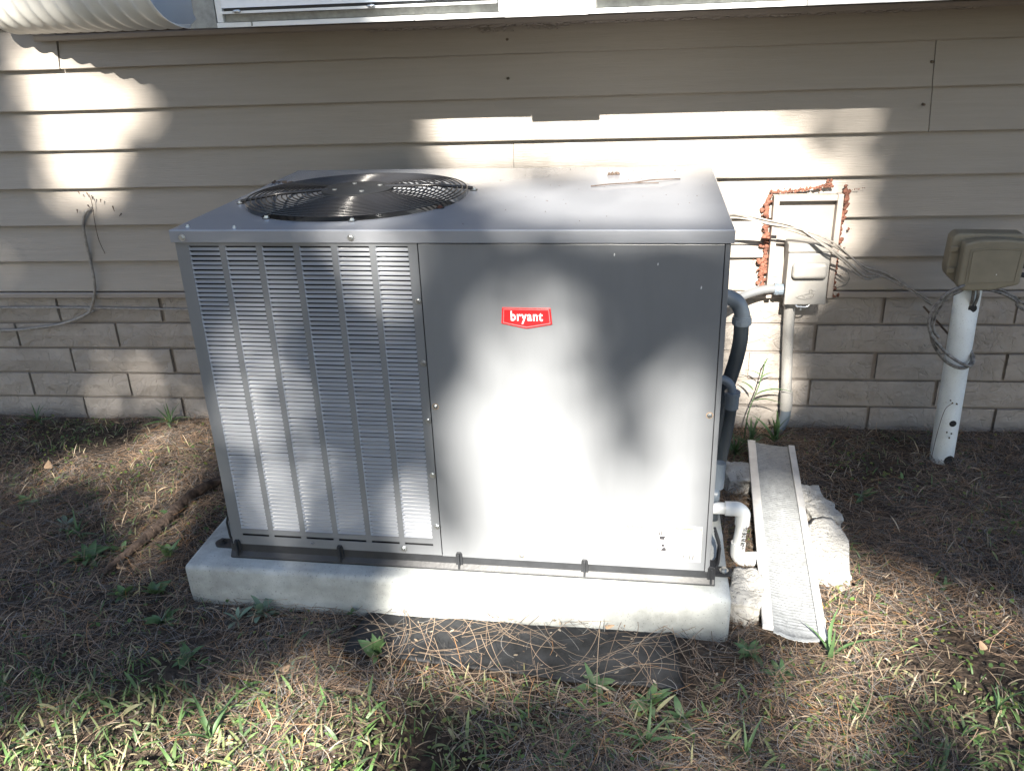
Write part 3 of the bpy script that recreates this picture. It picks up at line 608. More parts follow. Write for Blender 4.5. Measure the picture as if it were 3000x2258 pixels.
# --- left cables
c1 = MB().tube(bez([(-.955,-.010,.826),(-.962,-.022,.824),(-.979,-.022,.801),(-.991,-.021,.763),(-.994,-.021,.706),(-.995,-.021,.641),(-.992,-.028,.575),(-1.000,-.030,.521),(-1.022,-.024,.474),(-1.040,-.022,.446),(-1.054,-.022,.432),(-1.097,-.020,.412),(-1.181,-.019,.386),(-1.30,-.019,.369),(-1.447,-.019,.359),(-2.2,-.019,.345)],6), .0056, 10).build('hanging_cable', 'cable', smooth=True, angle=0)
tag(c1, 'tan cable hanging from a hole in the siding and curving along the bricks at left', 'cable')
c2 = MB().tube(bez([(-2.2,-.019,.458),(-1.42,-.019,.453),(-1.206,-.019,.4535),(-1.01,-.020,.452),(-.859,-.019,.449),(-.40,-.018,.443),(.4,-.018,.44)],6), .0042, 10).build('straight_cable', 'cable', smooth=True, angle=0)
tag(c2, 'straight thin tan cable stapled along the top brick course at left', 'cable')
k_ = thing('cable_clip', 'painted clip knot where the two left cables cross', 'clip')
m_ = MB()
for i in range(9): m_.blob((-1.043+random.uniform(-.016,.016), -.023, .447+random.uniform(-.014,.012)), .0055, .4, 1, i, (1.2,.7,.9))
m_.build('clip', 'cable', k_, smooth=True, angle=0)
vn = MB().tube(bez([(-.941,-.018,.885),(-.935,-.022,.849),(-.943,-.019,.78),(-.943,-.019,.716),(-.930,-.020,.664)],6), .0012, 5)
for x, z in ((-.98,.895),(-.948,.89),(-.93,.875),(-.90,.866),(-.955,.845),(-.832,.812),(-.86,.84),(-1.0,.83)): vn.tube([(x,-.019,z),(x+random.uniform(-.01,.01),-.022,z-random.uniform(.008,.02))], [.0028,.0008], 5)
tag(vn.build('dead_vine', 'bark', smooth=True, angle=0), 'thin dead vine scrap clinging to the siding above the hanging cable', 'vine')
# --- pole with box
PB = Vector((2.054,-.246,-.03)); PT = Vector((2.036,-.262,.60))
po = thing('pedestal_pole', 'bluish-white leaning pipe post carrying the olive box beside the brick base', 'post')
def ppt(t): return PB.lerp(PT, t)
pp = MB(); segs = 18; kk = 26
for i in range(segs+1):
    t = i/segs; c = ppt(t); f = 1 if t < .80 else 1-(t-.80)/.2*.80; wx = .0375+(.0 if t < .8 else (t-.8)/.2*.004)
    pp.v += [(c.x+wx*math.cos(2*math.pi*k/kk), c.y+(.0375*f)*math.sin(2*math.pi*k/kk), c.z) for k in range(kk)]
pp.f = [(i*kk+k, i*kk+(k+1)%kk, (i+1)*kk+(k+1)%kk, (i+1)*kk+k) for i in range(segs) for k in range(kk)]+[tuple(segs*kk+k for k in range(kk))]
pp.build('pipe', 'pole', po, smooth=True, angle=0)
for t, r_, dx in ((.28,.011,.004),(.060,.017,.012),(.905,.013,.012)):
    c = ppt(t); f = 1 if t < .8 else 1-(t-.8)/.2*.8; MB().tube([(c.x+dx,c.y-.0370*f+.003,c.z),(c.x+dx,c.y-.0370*f-.0012,c.z)], r_, 18).build('hole', 'void', po)
en = thing('utility_box', 'olive-tan plastic telephone box on top of the leaning white post', 'utility box', (2.058,-.262,.600), -.10)
MB().prism([(-.098,.060),(-.094,.158),(-.080,.172),(.100,.172),(.108,.160),(.104,.030),(.095,.020),(-.060,.010),(-.094,.040)], -.012, .052).build('base', 'tanbox', en, bevel=.008, bseg=3)
ec = MB(); poly_f = [(-.072,.022),(-.070,.152),(-.030,.163),(.040,.166),(.103,.160),(.100,.030),(.030,.010),(-.040,.005),(-.064,.010)]
ec.prism(poly_f, -.058, -.0125); cvr = ec.build('lid', 'tanbox', en, bevel=.010, bseg=3, angle=25)
outline([(-.052,.026),(.086,.034),(.090,.140),(.0,.142),(-.052,.134)], .004, -.0605, -.0575).build('lid_ridge', 'tanbox', cvr)
MB().prism([(-.045,.031),(.081,.039),(.085,.134),(.0,.136),(-.045,.128)], -.0600, -.0570).build('lid_face', 'tanbox', cvr, bevel=.001)
for z in (.058, .125): MB().box(-.0975,-.0745,-.020,-.006,z-.009,z+.009).build('latch', 'tanbox', en, bevel=.003)
for z in (.055,.082,.125): MB().tube([(.104,-.03,z),(.122,-.03,z-.004)], .0075, 10).build('grommet', 'black', en)
MB().blob((.03,-.0605,.060), .0018, .2, 1, 3).build('paint_chip', 'white', cvr)
ca = thing('cable_loop', 'weathered black cable coiled in a big loop around the leaning white post', 'cable')
lp_ = [(2.040,-.235,.612),(1.995,-.30,.606),(1.952,-.31,.583),(1.927,-.31,.533),(1.925,-.31,.483),(1.946,-.31,.426),(1.991,-.31,.372),(2.046,-.31,.352),(2.075,-.285,.381),(2.068,-.215,.43),(2.05,-.19,.50)]
MB().tube(bez(lp_,8), .0052, 9).build('strand', 'cabled', ca, smooth=True, angle=0)
MB().tube(bez([(x+.012*math.cos(i), y-.012, z+.010+.008*math.sin(i*1.3)) for i,(x,y,z) in enumerate(lp_)],8), .0048, 9).build('strand', 'cabled', ca, smooth=True, angle=0)
MB().tube(bez([(x+.012, y+.01, z-.004) for x,y,z in lp_[:5]]+[(1.958,-.30,.45)],8), .0046, 9).build('strand', 'cabled', ca, smooth=True, angle=0)
cb = thing('side_cable', 'pair of black cables leaving the olive box toward the right edge', 'cable')
for k, pts in enumerate(([(2.060,-.235,.604),(2.094,-.22,.597),(2.147,-.2,.580),(2.203,-.2,.551),(2.26,-.2,.520),(2.6,-.15,.40),(3.4,-.12,.2)], [(2.062,-.24,.600),(2.10,-.24,.588),(2.15,-.23,.572),(2.2,-.22,.545),(2.25,-.21,.505),(2.6,-.16,.38),(3.4,-.14,.18)])):
    MB().tube(bez(pts,7), .0046, 9).build('cable_strand', 'cabled', cb, smooth=True, angle=0)
lc = thing('post_cable', 'two short black leads running from the olive box into the hole in the post', 'cable')
for dx in (.006, .020): MB().tube(bez([(2.034+dx,-.285,.612),(2.036+dx,-.288,.58),(2.040+dx*.7,-.278,.548),(2.044,-.262,.535)],5), .0048, 9).build('lead', 'cabled', lc, smooth=True, angle=0)
sk = MB().tube([(1.955,-.14,.50),(2.03,-.20,.42)], .0035, 6); tag(sk.build('thin_stick', 'bark'), 'thin straight stick slanting behind the leaning post', 'stick')
vn = MB().tube(bez([(2.00,-.30,.02),(2.005,-.30,.12),(2.015,-.30,.20),(2.035,-.299,.225)],6), .0009, 5)
for x, z in ((2.035,.225),(2.028,.235),(2.05,.222),(2.035,.12),(2.05,.115),(2.045,.10)): vn.blob((x,-.299,z), .003, .4, 1, int(z*900))
tag(vn.build('tendril', 'bark', smooth=True, angle=0), 'withered tendril climbing the lower part of the leaning post', 'vine')
# ================================================================ THINGS ON THE GROUND
# --- splash tray
st_ = thing('splash_tray', 'long metal-edged mesh splash tray laid on concrete lumps right of the air conditioner', 'splash tray')
A_, B_ = Vector((1.408,-.256,.056)), Vector((1.302,-1.268,.082)); C_, D_ = Vector((1.556,-.300,.058)), Vector((1.444,-1.300,.078))
def tp(u, v, h=0.): return A_.lerp(B_, v).lerp(C_.lerp(D_, v), u)+Vector((0,0,h))
def railm(u0, u1):
    b = MB(); n_ = 14; 
    for i in range(n_+1):
        v = i/n_; w = .0012*noise.noise(Vector((v*5,u0,0)))
        b.v += [tuple(tp(u0,v,.004+w)), tuple(tp(u1,v,.004+w)), tuple(tp(u1,v,-.010)), tuple(tp(u0,v,-.010))]
    b.f = [(i*4+k, i*4+(k+1)%4, (i+1)*4+(k+1)%4, (i+1)*4+k) for i in range(n_) for k in range(4)]+[(3,2,1,0),(n_*4,n_*4+1,n_*4+2,n_*4+3)]
    return b
railm(0,.17).build('edge_rail', 'alum', st_, bevel=.001); railm(.87,1.0).build('edge_rail', 'alum', st_, bevel=.001)
ms = MB(); nu_, nv_ = 22, 300
for j in range(nv_+1):
    for i in range(nu_+1):
        u, v = .165+.71*i/nu_, j/nv_; vv = min(1.03, v*(1.0+.0)+ (.022*math.sin(u*3)+.006*noise.noise(Vector((u*20,3,0))) if v > .985 else 0))
        hgt = -.005-.003*math.sin(math.pi*(u-.165)/.71)+.0012*math.sin(v*2*math.pi*88+1.2*noise.noise(Vector((u*14,v*30,1))))*(.5+abs(noise.noise(Vector((u*8,v*14,7))))*1.4)+.0016*noise.noise(Vector((u*60,v*260,0)))
        ms.v.append(tuple(tp(u, vv, hgt)))
ms.f = [(j*(nu_+1)+i, j*(nu_+1)+i+1, (j+1)*(nu_+1)+i+1, (j+1)*(nu_+1)+i) for j in range(nv_) for i in range(nu_)]
mo_ = ms.build('ribbed_mesh', 'galv', st_, smooth=True, angle=0); so = mo_.modifiers.new('solid','SOLIDIFY'); so.thickness = .0015; so.offset = -1
# --- concrete lumps
def lump(cx_, cy_, hx, hy, h, rz, seed, label):
    bm = bmesh.new(); bmesh.ops.create_cube(bm, size=2); bmesh.ops.subdivide_edges(bm, edges=bm.edges[:], cuts=19, use_grid_fill=True)
    for v in bm.verts:
        c = v.co.copy(); c = c*(1-.16*max(0, c.length-1.1)); s = Vector((seed*7.1, seed, 0))
        d = .24*noise.noise(c*1.2+s)+.08*noise.noise(c*3+s)+.015*noise.noise(c*11+s)
        pit = noise.noise(c*9+s); c *= 1+d-(.06*max(0, pit-.25))
        v.co = Vector((c.x*hx, c.y*hy, (c.z*.5+.5)*h-.012))
    me = bpy.data.meshes.new('concrete_lump'); bm.to_mesh(me); bm.free(); me.shade_smooth(); me.materials.append(mt['rock'])
    o = bpy.data.objects.new('concrete_lump', me); COL.objects.link(o); o.location = (cx_, cy_, gz(cx_, cy_)); o.rotation_euler = (0,0,rz)
    tag(o, label, 'concrete lump', 'rough concrete lumps around the splash tray')
lump(1.350,-.475,.046,.066,.066,.1,1,'rough white lump left of the tray behind the white drain pipe')
lump(1.284,-1.125,.040,.080,.070,-.2,2,'pitted white lump at the front left corner of the splash tray')
lump(1.552,-.595,.034,.050,.062,.0,3,'smallest rear lump right of the splash tray')
lump(1.560,-.695,.045,.048,.064,.1,4,'middle squarish lump along the right side of the splash tray')
lump(1.533,-.905,.050,.140,.062,-.12,5,'longest white lump along the right edge of the splash tray')
# --- black sheet
P4 = [(.305,-1.375),(.335,-1.195),(1.098,-1.262),(1.110,-1.455)]
bs = MB(); nu_, nv_ = 90, 22
def mp_(u, v):
    a = Vector(P4[1]).lerp(Vector(P4[2]), u); b = Vector(P4[0]).lerp(Vector(P4[3]), u); q = a.lerp(b, v)
    q.y += -.012*math.sin(u*math.pi)*v+.006*noise.noise(Vector((u*5,v,2)))
    h = .006+.010*noise.noise(Vector((u*4,v*1.5,4)))+.004*noise.noise(Vector((u*14,v*4,4)))
    rim = max(0, 1-abs(v-.965)/.05)*.010*(1 if u > .2 else u*5)+max(0,1-abs(u-.985)/.012)*.008
    return (q.x, q.y, .03+.0085+h*.55+rim)
for j in range(nv_+1):
    for i in range(nu_+1): bs.v.append(mp_(i/nu_, j/nv_))
bs.f = [(j*(nu_+1)+i, (j+1)*(nu_+1)+i, (j+1)*(nu_+1)+i+1, j*(nu_+1)+i+1) for j in range(nv_) for i in range(nu_)]
o = bs.build('black_sheet', 'mat', smooth=True, angle=0); so = o.modifiers.new('solid','SOLIDIFY'); so.thickness = .004; so.offset = -1
tag(o, 'long black plastic sheet with a raised rim lying in front of the concrete slab', 'plastic sheet')
# --- fallen branch
lg = thing('fallen_branch', 'rotting bark-covered branch lying left of the concrete slab', 'branch')
pts = [(-.40,-.55,.035),(-.455,-.668,.030),(-.440,-.78,.036),(-.425,-.87,.040),(-.437,-.97,.042),(-.455,-1.08,.042)]
pts = [(-.30,-.50,.024),(-.375,-.62,.040),(-.40,-.74,.047),(-.395,-.85,.053),(-.41,-.96,.056),(-.435,-1.065,.054),(-.452,-1.12,.050)]
bp_ = bez(pts, 10); n_ = len(bp_)
MB().tube([p+Vector((noise.noise(p*30),noise.noise(p*31),0))*.004 for p in bp_], [(.008+.011*math.sin(math.pi*min(1,i/n_*1.1+.05)))*(1+.35*noise.noise(Vector((i*.9,0,0)))) for i in range(n_)], 12).build('branch', 'bark', lg, smooth=True, angle=0)
MB().tube([(-.43,-1.085,.045),(-.395,-1.095,.048)], .0035, 6).build('splinter', 'straw', lg)
# --- rosette weeds and grass clumps
def leaf_mesh(L, Wd, fold=.25, curl=.35, tip=.6, mat='leafm', name='leaf'):
    b = MB(); n_ = 6
    for i in range(n_+1):
        t = i/n_; w = Wd*math.sin(math.pi*min(1,t**tip))**.8*.5+.0006; x = L*t; z = L*(.35*t-curl*t*t)
        b.v += [(x, -w, z+fold*w), (x, 0, z), (x, w, z+fold*w)]
    b.f = [(i*3+k, (i+1)*3+k, (i+1)*3+k+1, i*3+k+1) for i in range(n_) for k in range(2)]
    me = bpy.data.meshes.new(name); me.from_pydata(b.v, [], b.f); me.shade_smooth(); me.materials.append(mt[mat]); return me
LM = [leaf_mesh(.055,.020), leaf_mesh(.060,.016,tip=.8), leaf_mesh(.045,.022,tip=.7), leaf_mesh(.05,.010)]
LS = [leaf_mesh(.045,.013,tip=1.4,mat='leafs'), leaf_mesh(.04,.006,mat='leafs')]
LB = [leaf_mesh(.15,.013,fold=.5,curl=.5,tip=.45), leaf_mesh(.12,.010,fold=.5,curl=.4,tip=.45)]
def rosette(x, y, n_, ms_, sc_, up_, label, cat='weed', group='broad-leaved weeds in the lawn', spread=0.):
    t = thing('weed_plant', label, cat, (x, y, gz(x,y)+.004), random.uniform(0,6.28), group)
    for k in range(n_):
        a = k*2.4+random.uniform(-.3,.3); s = sc_*random.uniform(.65,1.15); r0 = random.uniform(0, spread)
        share('leaf', random.choice(ms_), t, (r0*math.cos(a), r0*math.sin(a), .004*k/n_), (random.uniform(-.5,.5), -up_*random.uniform(.1,1.5), a+random.uniform(-.6,.6)), (s,s,s))
R = [(-.546,-1.040,15,LM,1.25,.45,'wide weed clump with pointed leaves left of the rotting branch'),
 (-.560,-1.015,9,LM,1.1,.5,'small weed tucked behind the wide clump left of the branch'),
 (-.470,-.985,7,LM,.9,.5,'little weed touching the left side of the rotting branch'),
 (-.345,-1.200,11,LM,1.05,.6,'round rosette weed just below the end of the branch'),
 (-.268,-1.186,10,LM,1.0,.6,'bright rosette weed left of the slab corner'),
 (-.310,-1.020,10,LM,1.15,.8,'upright leafy weed between the branch and the slab'),
 (-.19,-1.300,11,LM,1.0,.5,'dark rosette weed below the left corner of the slab'),
 (.06,-1.255,16,LS,1.25,.8,'sage-green weed with rounded leaves in front of the slab'),
 (.005,-1.28,8,LS,1.0,.7,'small sage-green weed left of the rounded-leaf one'),
 (.300,-1.215,12,LM,1.0,.7,'dense weed growing against the slab left of the black sheet'),
 (.394,-1.385,14,LM,1.2,.9,'pointed upright weed at the front left end of the black sheet'),
 (1.128,-1.228,10,LM,1.1,.8,'weed with wide leaves at the right front of the slab'),
 (.912,-1.452,11,LM,1.1,.6,'dull green weed below the middle of the black sheet'),
 (1.03,-1.490,13,LM,1.1,.5,'low leafy weed below the right end of the black sheet'),
 (1.27,-1.310,13,LM,1.0,.4,'flat dark weed below the front of the splash tray'),
 (1.33,-1.385,9,LM,.9,.5,'small-leaved weed below the splash tray, nearer the camera'),
 (1.10,-1.53,9,LM,.9,.5,'small weed in the shade near the middle bottom edge'),
 (-.66,-.90,12,LB,.55,.8,'grassy weed with strap leaves left of the branch'),
 (-.73,-.86,10,LS,1.0,.6,'silvery weed beside the strap-leaved one'),
 (-.95,-.72,8,LM,.9,.4,'dark weed at the left edge of the lawn'),
 (-.40,-.80,10,LM,.9,.5,'weed leaning on the upper part of the branch'),
 (.20,-1.455,9,LS,.9,.4,'pale green weed on the needles in front of the slab'),
 (-.06,-1.42,8,LM,.8,.4,'weed among dry needles left of centre'),
 (1.80,-1.02,8,LM,.8,.4,'weed in the shade at the right side'),
 (1.72,-.55,8,LM,.8,.4,'weed behind the concrete lumps at the right')]
for r in R: rosette(*r)
def clump(x, y, n_, sc_, up_, label, ms_=None): rosette(x, y, n_, ms_ or LB, sc_, up_, label, 'grass clump', 'strap-leaved grass clumps')
clump(1.447,-1.322,5,.95,1.3,'bright strap-leaved grass clump at the front end of the splash tray')
clump(1.02,-1.60,7,.6,.9,'dark strap-leaved clump below the leafy weed at bottom centre')
clump(1.22,-1.62,6,.65,1.0,'strap-leaved clump at the bottom edge right of centre')
clump(1.76,-1.46,6,.6,.8,'strap-leaved clump near the right bottom corner')
clump(1.48,-1.50,5,.5,.7,'small strap-leaved clump right of bottom centre')
clump(.10,-1.66,7,.7,.9,'lit strap-leaved clump near the left bottom edge')
clump(1.43,-.20,20,.75,1.1,'tall grass tuft growing against the bricks behind the splash tray')
clump(1.37,-.26,20,.7,.9,'grass tuft beside the air conditioner corner behind the tray')
clump(1.52,-.16,14,.9,1.1,'grass tuft around the foot of the painted conduit')
clump(-.78,-.08,14,.8,1.0,'wispy grass tuft against the bricks at left')
clump(-1.35,-.07,12,.7,.8,'low grass tuft at the far left against the bricks')
for x, y, r_, lb in ((.188,-1.468,.9,'curled pale dead leaf on the grass in front of the slab'),(-1.02,-.50,1.3,'orange-brown dead leaf at the left edge'),(-.88,-.44,1.2,'crumpled brown dead leaf left of the branch'),(1.80,-1.28,.8,'yellowish fallen leaf at right'),(1.46,-1.21,.7,'dead leaf beside the splash tray front'),(.93,-1.262,.7,'pale chip of leaf on the black sheet')):
    o = share('dead_leaf', leaf_mesh(.035,.020,fold=-.5,curl=.1,mat='straw',name='dead_leaf'), None, (x,y,gz(x,y)+.022), (random.uniform(-.4,.4),random.uniform(-.3,.3),random.uniform(0,6)), (r_,r_,r_)); tag(o, lb, 'dead leaf', 'dead leaves on the ground')
# --- weed stalk by the bricks behind the tray
wk = thing('weed_stalk', 'tall seeding grass stalk leaning in front of the bricks beside the conduit', 'grass stalk')
MB().tube(bez([(1.41,-.17,.0),(1.425,-.13,.10),(1.46,-.10,.20),(1.475,-.09,.28)],6), .0022, 6).build('stem', 'blade0' if 'blade0' in mt else 'leafm', wk, smooth=True, angle=0)
for (x,y,z,a,s) in ((1.445,-.11,.16,.1,.9),(1.435,-.12,.14,-.3,.7),(1.462,-.10,.22,.6,.5),(1.465,-.10,.23,2.6,.5),(1.44,-.115,.18,2.2,.6),(1.475,-.09,.27,1.2,.35)): share('leaf', LB[0], wk, (x,y,z), (0,-.2,a), (s,s,s))
# --- scatter: needles, blades, clover
def in_excl(x, y):
    c, s = math.cos(-UR), math.sin(-UR); dx, dy = x-UL[0], y-UL[1]; lx, ly = c*dx-s*dy, s*dx+c*dy
    return (lx > -.112) & (lx < 1.268) & (ly > -.05) & (ly < .88)
gzv = np.vectorize(gz)
gx = np.arange(-3.2, 4.4, .04); gy = np.arange(-3.2, .12, .04)
GZ = np.array([[gz(x, y) for x in gx] for y in gy])
def gza(x, y):
    i = np.clip((x-gx[0])/.04, 0, len(gx)-1.001); j = np.clip((y-gy[0])/.04, 0, len(gy)-1.001); i0 = i.astype(int); j0 = j.astype(int); fx_, fy_ = i-i0, j-j0
    return GZ[j0,i0]*(1-fx_)*(1-fy_)+GZ[j0,i0+1]*fx_*(1-fy_)+GZ[j0+1,i0]*(1-fx_)*fy_+GZ[j0+1,i0+1]*fx_*fy_
def nz(x, y, s, o=0.): return np.array([noise.noise(Vector((a*s, b*s, o))) for a, b in zip(x, y)])
def strips(name, mat, P, Wv, colr, label=None):
    # P: (n, k, 3) centre lines, Wv: (n, k, 3) half width vectors
    n_, k_ = P.shape[:2]; V = np.empty((n_, k_, 2, 3)); V[:,:,0] = P-Wv; V[:,:,1] = P+Wv; V = V.reshape(-1,3)
    base = (np.arange(n_)*k_*2)[:,None]; i = (np.arange(k_-1)*2)[None,:]
    F = np.stack([base+i, base+i+1, base+i+3, base+i+2], -1).reshape(-1,4)
    me = bpy.data.meshes.new(name); me.vertices.add(len(V)); me.vertices.foreach_set('co', V.ravel()); me.loops.add(F.size); me.loops.foreach_set('vertex_index', F.ravel().astype(np.int32))
    me.polygons.add(len(F)); me.polygons.foreach_set('loop_start', (np.arange(len(F))*4).astype(np.int32)); me.update(calc_edges=True); me.validate()
    at = me.color_attributes.new('tint', 'FLOAT_COLOR', 'POINT'); cc = np.ones((n_, k_*2, 4)); cc[:,:,:3] = colr[:,None,:]; at.data.foreach_set('color', cc.ravel().astype(np.float32))
    me.materials.append(mt[mat]); me.shade_smooth(); o = bpy.data.objects.new(name, me); COL.objects.link(o); o['kind'] = 'stuff'; return o
def pts_in(n_, x0, x1, y0, y1, dens=None):
    x = RNG.uniform(x0, x1, n_); y = RNG.uniform(y0, y1, n_); m = ~in_excl(x, y)
    x, y = x[m], y[m]
    if dens is not None: d = dens(x, y); m = RNG.random(len(x)) < d; x, y = x[m], y[m]
    return x, y
def sheet_zone(x, y): return (x > .29) & (x < 1.14) & (y > -1.475+.08*(1.1-x)) & (y < -1.19)
def tray_zone(x, y):
    t = (-.256-y)/1.01; xl = 1.408-.106*t; return (t > -.02) & (t < 1.03) & (x > xl-.005) & (x < xl+.155)
def ground_needles():
    def dens(x, y):
        d = .55+1.3*nz(x, y, 2.0, 1)+.5*nz(x,y,7.,3)+.25*(x > 1.25)+.1*(y > -1.2)-.25*((y < -1.45)&(x < .9)); d = np.where(sheet_zone(x,y), .035, d); d = np.where(tray_zone(x,y), .0, d); return np.clip(d, .0, 1)
    x, y = pts_in(215000, -2.3, 3.3, -2.25, -.015, dens); n_ = len(x); k_ = 6
    L = RNG.uniform(.035, .13, n_); a = nz(x, y, 2.4, 40)*5+RNG.normal(0, .9, n_)+np.pi*RNG.integers(0,2,n_); bend = RNG.normal(0, .9, n_); tl = RNG.normal(.02, .10, n_)
    h0 = RNG.gamma(1.6, .0055, n_); h0 = np.where(sheet_zone(x,y), h0*.6+.024, h0)
    t = np.linspace(-.5, .5, k_); ang = a[:,None]+bend[:,None]*t[None,:]; s = L[:,None]/(k_-1)
    dx = np.cumsum(np.cos(ang)*s, 1); dy = np.cumsum(np.sin(ang)*s, 1); X = x[:,None]+dx-dx.mean(1,keepdims=True); Y = y[:,None]+dy-dy.mean(1,keepdims=True)
    Y = np.minimum(Y, -.022); Z = gza(X, Y)+h0[:,None]+.002+tl[:,None]*L[:,None]*t[None,:]*2*.5+np.abs(tl[:,None])*L[:,None]*.3
    w = RNG.uniform(.0003, .00068, n_)[:,None]; P = np.stack([X,Y,Z],-1); Wv = np.stack([-np.sin(ang)*w, np.cos(ang)*w, np.zeros_like(X)],-1)
    tone = RNG.random(n_)[:,None]; tone = tone**1.8; c = np.array([.065,.046,.034])*(1-tone)+np.array([.54,.37,.25])*tone; g_ = RNG.random(n_) < .38; c[g_] = c[g_].mean(1,keepdims=True)*np.array([1.05,1,.95])*.8
    hot = RNG.random(n_) < .04; c[hot] = np.array([.42,.22,.09])
    return strips('pine_needles', 'needle', P, Wv, c)
ground_needles()
def long_needles():      # long loose needles over the sheet and slab edge, in front
    x = np.concatenate([RNG.uniform(.32,1.15,45), RNG.uniform(.1,1.7,110)]); y = np.concatenate([RNG.normal(-1.31,.06,45), RNG.uniform(-1.6,-1.22,110)]); n_ = len(x); k_ = 9
    m = ~in_excl(x,y); x, y = x[m], y[m]; n_ = len(x)
    L = RNG.uniform(.12,.30,n_); a = RNG.normal(.0,.75,n_); bend = RNG.normal(0,.9,n_); t = np.linspace(-.5,.5,k_); ang = a[:,None]+bend[:,None]*t; s = L[:,None]/(k_-1)
    dx = np.cumsum(np.cos(ang)*s,1); dy = np.cumsum(np.sin(ang)*s,1); X = x[:,None]+dx-dx.mean(1,keepdims=True); Y = y[:,None]+dy-dy.mean(1,keepdims=True); Y = np.minimum(Y, -1.225+.04*(-X*.0))
    Z = gza(X,Y)+.030+RNG.uniform(0,.012,n_)[:,None]; P = np.stack([X,Y,Z],-1); w = .0007
    Wv = np.stack([-np.sin(ang)*w, np.cos(ang)*w, 0*X],-1); tone = RNG.random(n_)[:,None]; c = np.array([.13,.095,.07])*(1-tone)+np.array([.36,.27,.19])*tone
    strips('loose_needles', 'needle', P, Wv, c)
long_needles()
def grass(name, n0, region, dens, Lr, wr, cols, leanmu=.9, seedo=0):
    x, y = pts_in(n0, *region, dens); n_ = len(x); k_ = 5
    L = RNG.uniform(*Lr, n_); a = RNG.uniform(0, 2*np.pi, n_); lean = np.clip(RNG.normal(leanmu, .35, n_), .05, 1.45); t = np.linspace(0,1,k_)
    th = lean[:,None]*(.55+.75*t[None,:]); s = L[:,None]/(k_-1); r = np.cumsum(np.sin(th)*s,1)-np.sin(th[:,:1])*s; z = np.cumsum(np.cos(th)*s,1)-np.cos(th[:,:1])*s
    X = x[:,None]+np.cos(a)[:,None]*r; Y = np.minimum(y[:,None]+np.sin(a)[:,None]*r, -.024); Z = gza(X,Y)*.5+gza(x,y)[:,None]*.5+z+.002+RNG.uniform(0,.008,n_)[:,None]
    w = RNG.uniform(*wr, n_)[:,None]*np.array([.75,1,.95,.7,.08])[None,:]; tw = a+RNG.normal(0,.5,n_); P = np.stack([X,Y,Z],-1)
    Wv = np.stack([-np.sin(tw)[:,None]*w, np.cos(tw)[:,None]*w, w*RNG.normal(0,.5,n_)[:,None]],-1)
    ci = RNG.integers(0, len(cols), n_); c = np.array(cols)[ci]*RNG.uniform(.65,1.35,n_)[:,None]
    return strips(name, 'blade', P, Wv, c)
def gd(x, y):
    d = .12+.75*nz(x, y, 2.3, 5)+.75*(y < -1.42)*np.clip((.95-x)/.6+.25,0.15,1)+.25*(y < -1.40)*(x>.95)+.30*((x < -.1)&(y < -.9)); d += .35*((x<-.2)&(y>-.35)&(y<-.05))*.4
    d = np.where(sheet_zone(x,y)|tray_zone(x,y), 0, d); return np.clip(d*.85, .015, 1)
greens = [(.10,.19,.055),(.13,.20,.075),(.07,.12,.05),(.19,.23,.10),(.29,.28,.15),(.30,.25,.16)]
grass('grass', 46000, (-2.2,3.2,-2.25,-.02), gd, (.015,.045), (.0009,.0021), greens, 1.05)
grass('wide_grass', 12000, (-2.0,3.0,-2.25,-1.3), lambda x,y: np.where(sheet_zone(x,y),0,np.clip(.02+.5*nz(x,y,2.,9)+.65*(x<.45)*(y<-1.5)+.25*(y<-1.5),.015,1)), (.022,.065), (.0018,.0038), greens[:5], 1.2)
dry = [(.30,.22,.14),(.38,.30,.20),(.22,.16,.11),(.45,.38,.28)]
grass('dry_grass', 20000, (-2.2,3.2,-2.25,-.02), lambda x,y: np.where(sheet_zone(x,y)|tray_zone(x,y),0,np.clip(.45+.6*nz(x,y,2.6,12)+.2*(y<-1.3),.05,1)), (.02,.06), (.0006,.0018), dry, 1.25)
def clover():
    x, y = pts_in(60000, -2.2, 3.2, -2.25, -.03, lambda x,y: np.where(sheet_zone(x,y)|tray_zone(x,y),0,np.clip(-.02+.9*nz(x,y,3.1,20)+.28*(y<-1.4)*(x>.4)+.12*(x<-.1),.01,1))); n_ = len(x); r = RNG.uniform(.0022,.0058,n_); a = RNG.uniform(0,6.28,n_)
    zc = gza(x,y)+RNG.uniform(.006,.024,n_); ti = RNG.normal(0,.35,(n_,2)); t = np.array([-1,-.5,.5,1.]); wv = np.array([.25,.9,.9,.25])
    dxy = np.stack([np.cos(a),np.sin(a),ti[:,0]],-1); wxy = np.stack([-np.sin(a),np.cos(a),ti[:,1]],-1)
    P = np.stack([x,y,zc],-1)[:,None,:]+dxy[:,None,:]*(r[:,None]*t)[:,:,None]; Wv = wxy[:,None,:]*(r[:,None]*wv)[:,:,None]
    c = np.array([(.07,.13,.035),(.10,.17,.04),(.17,.20,.05)])[RNG.integers(0,3,n_)]*RNG.uniform(.7,1.3,n_)[:,None]
    strips('clover', 'blade', P, Wv, c)
clover()
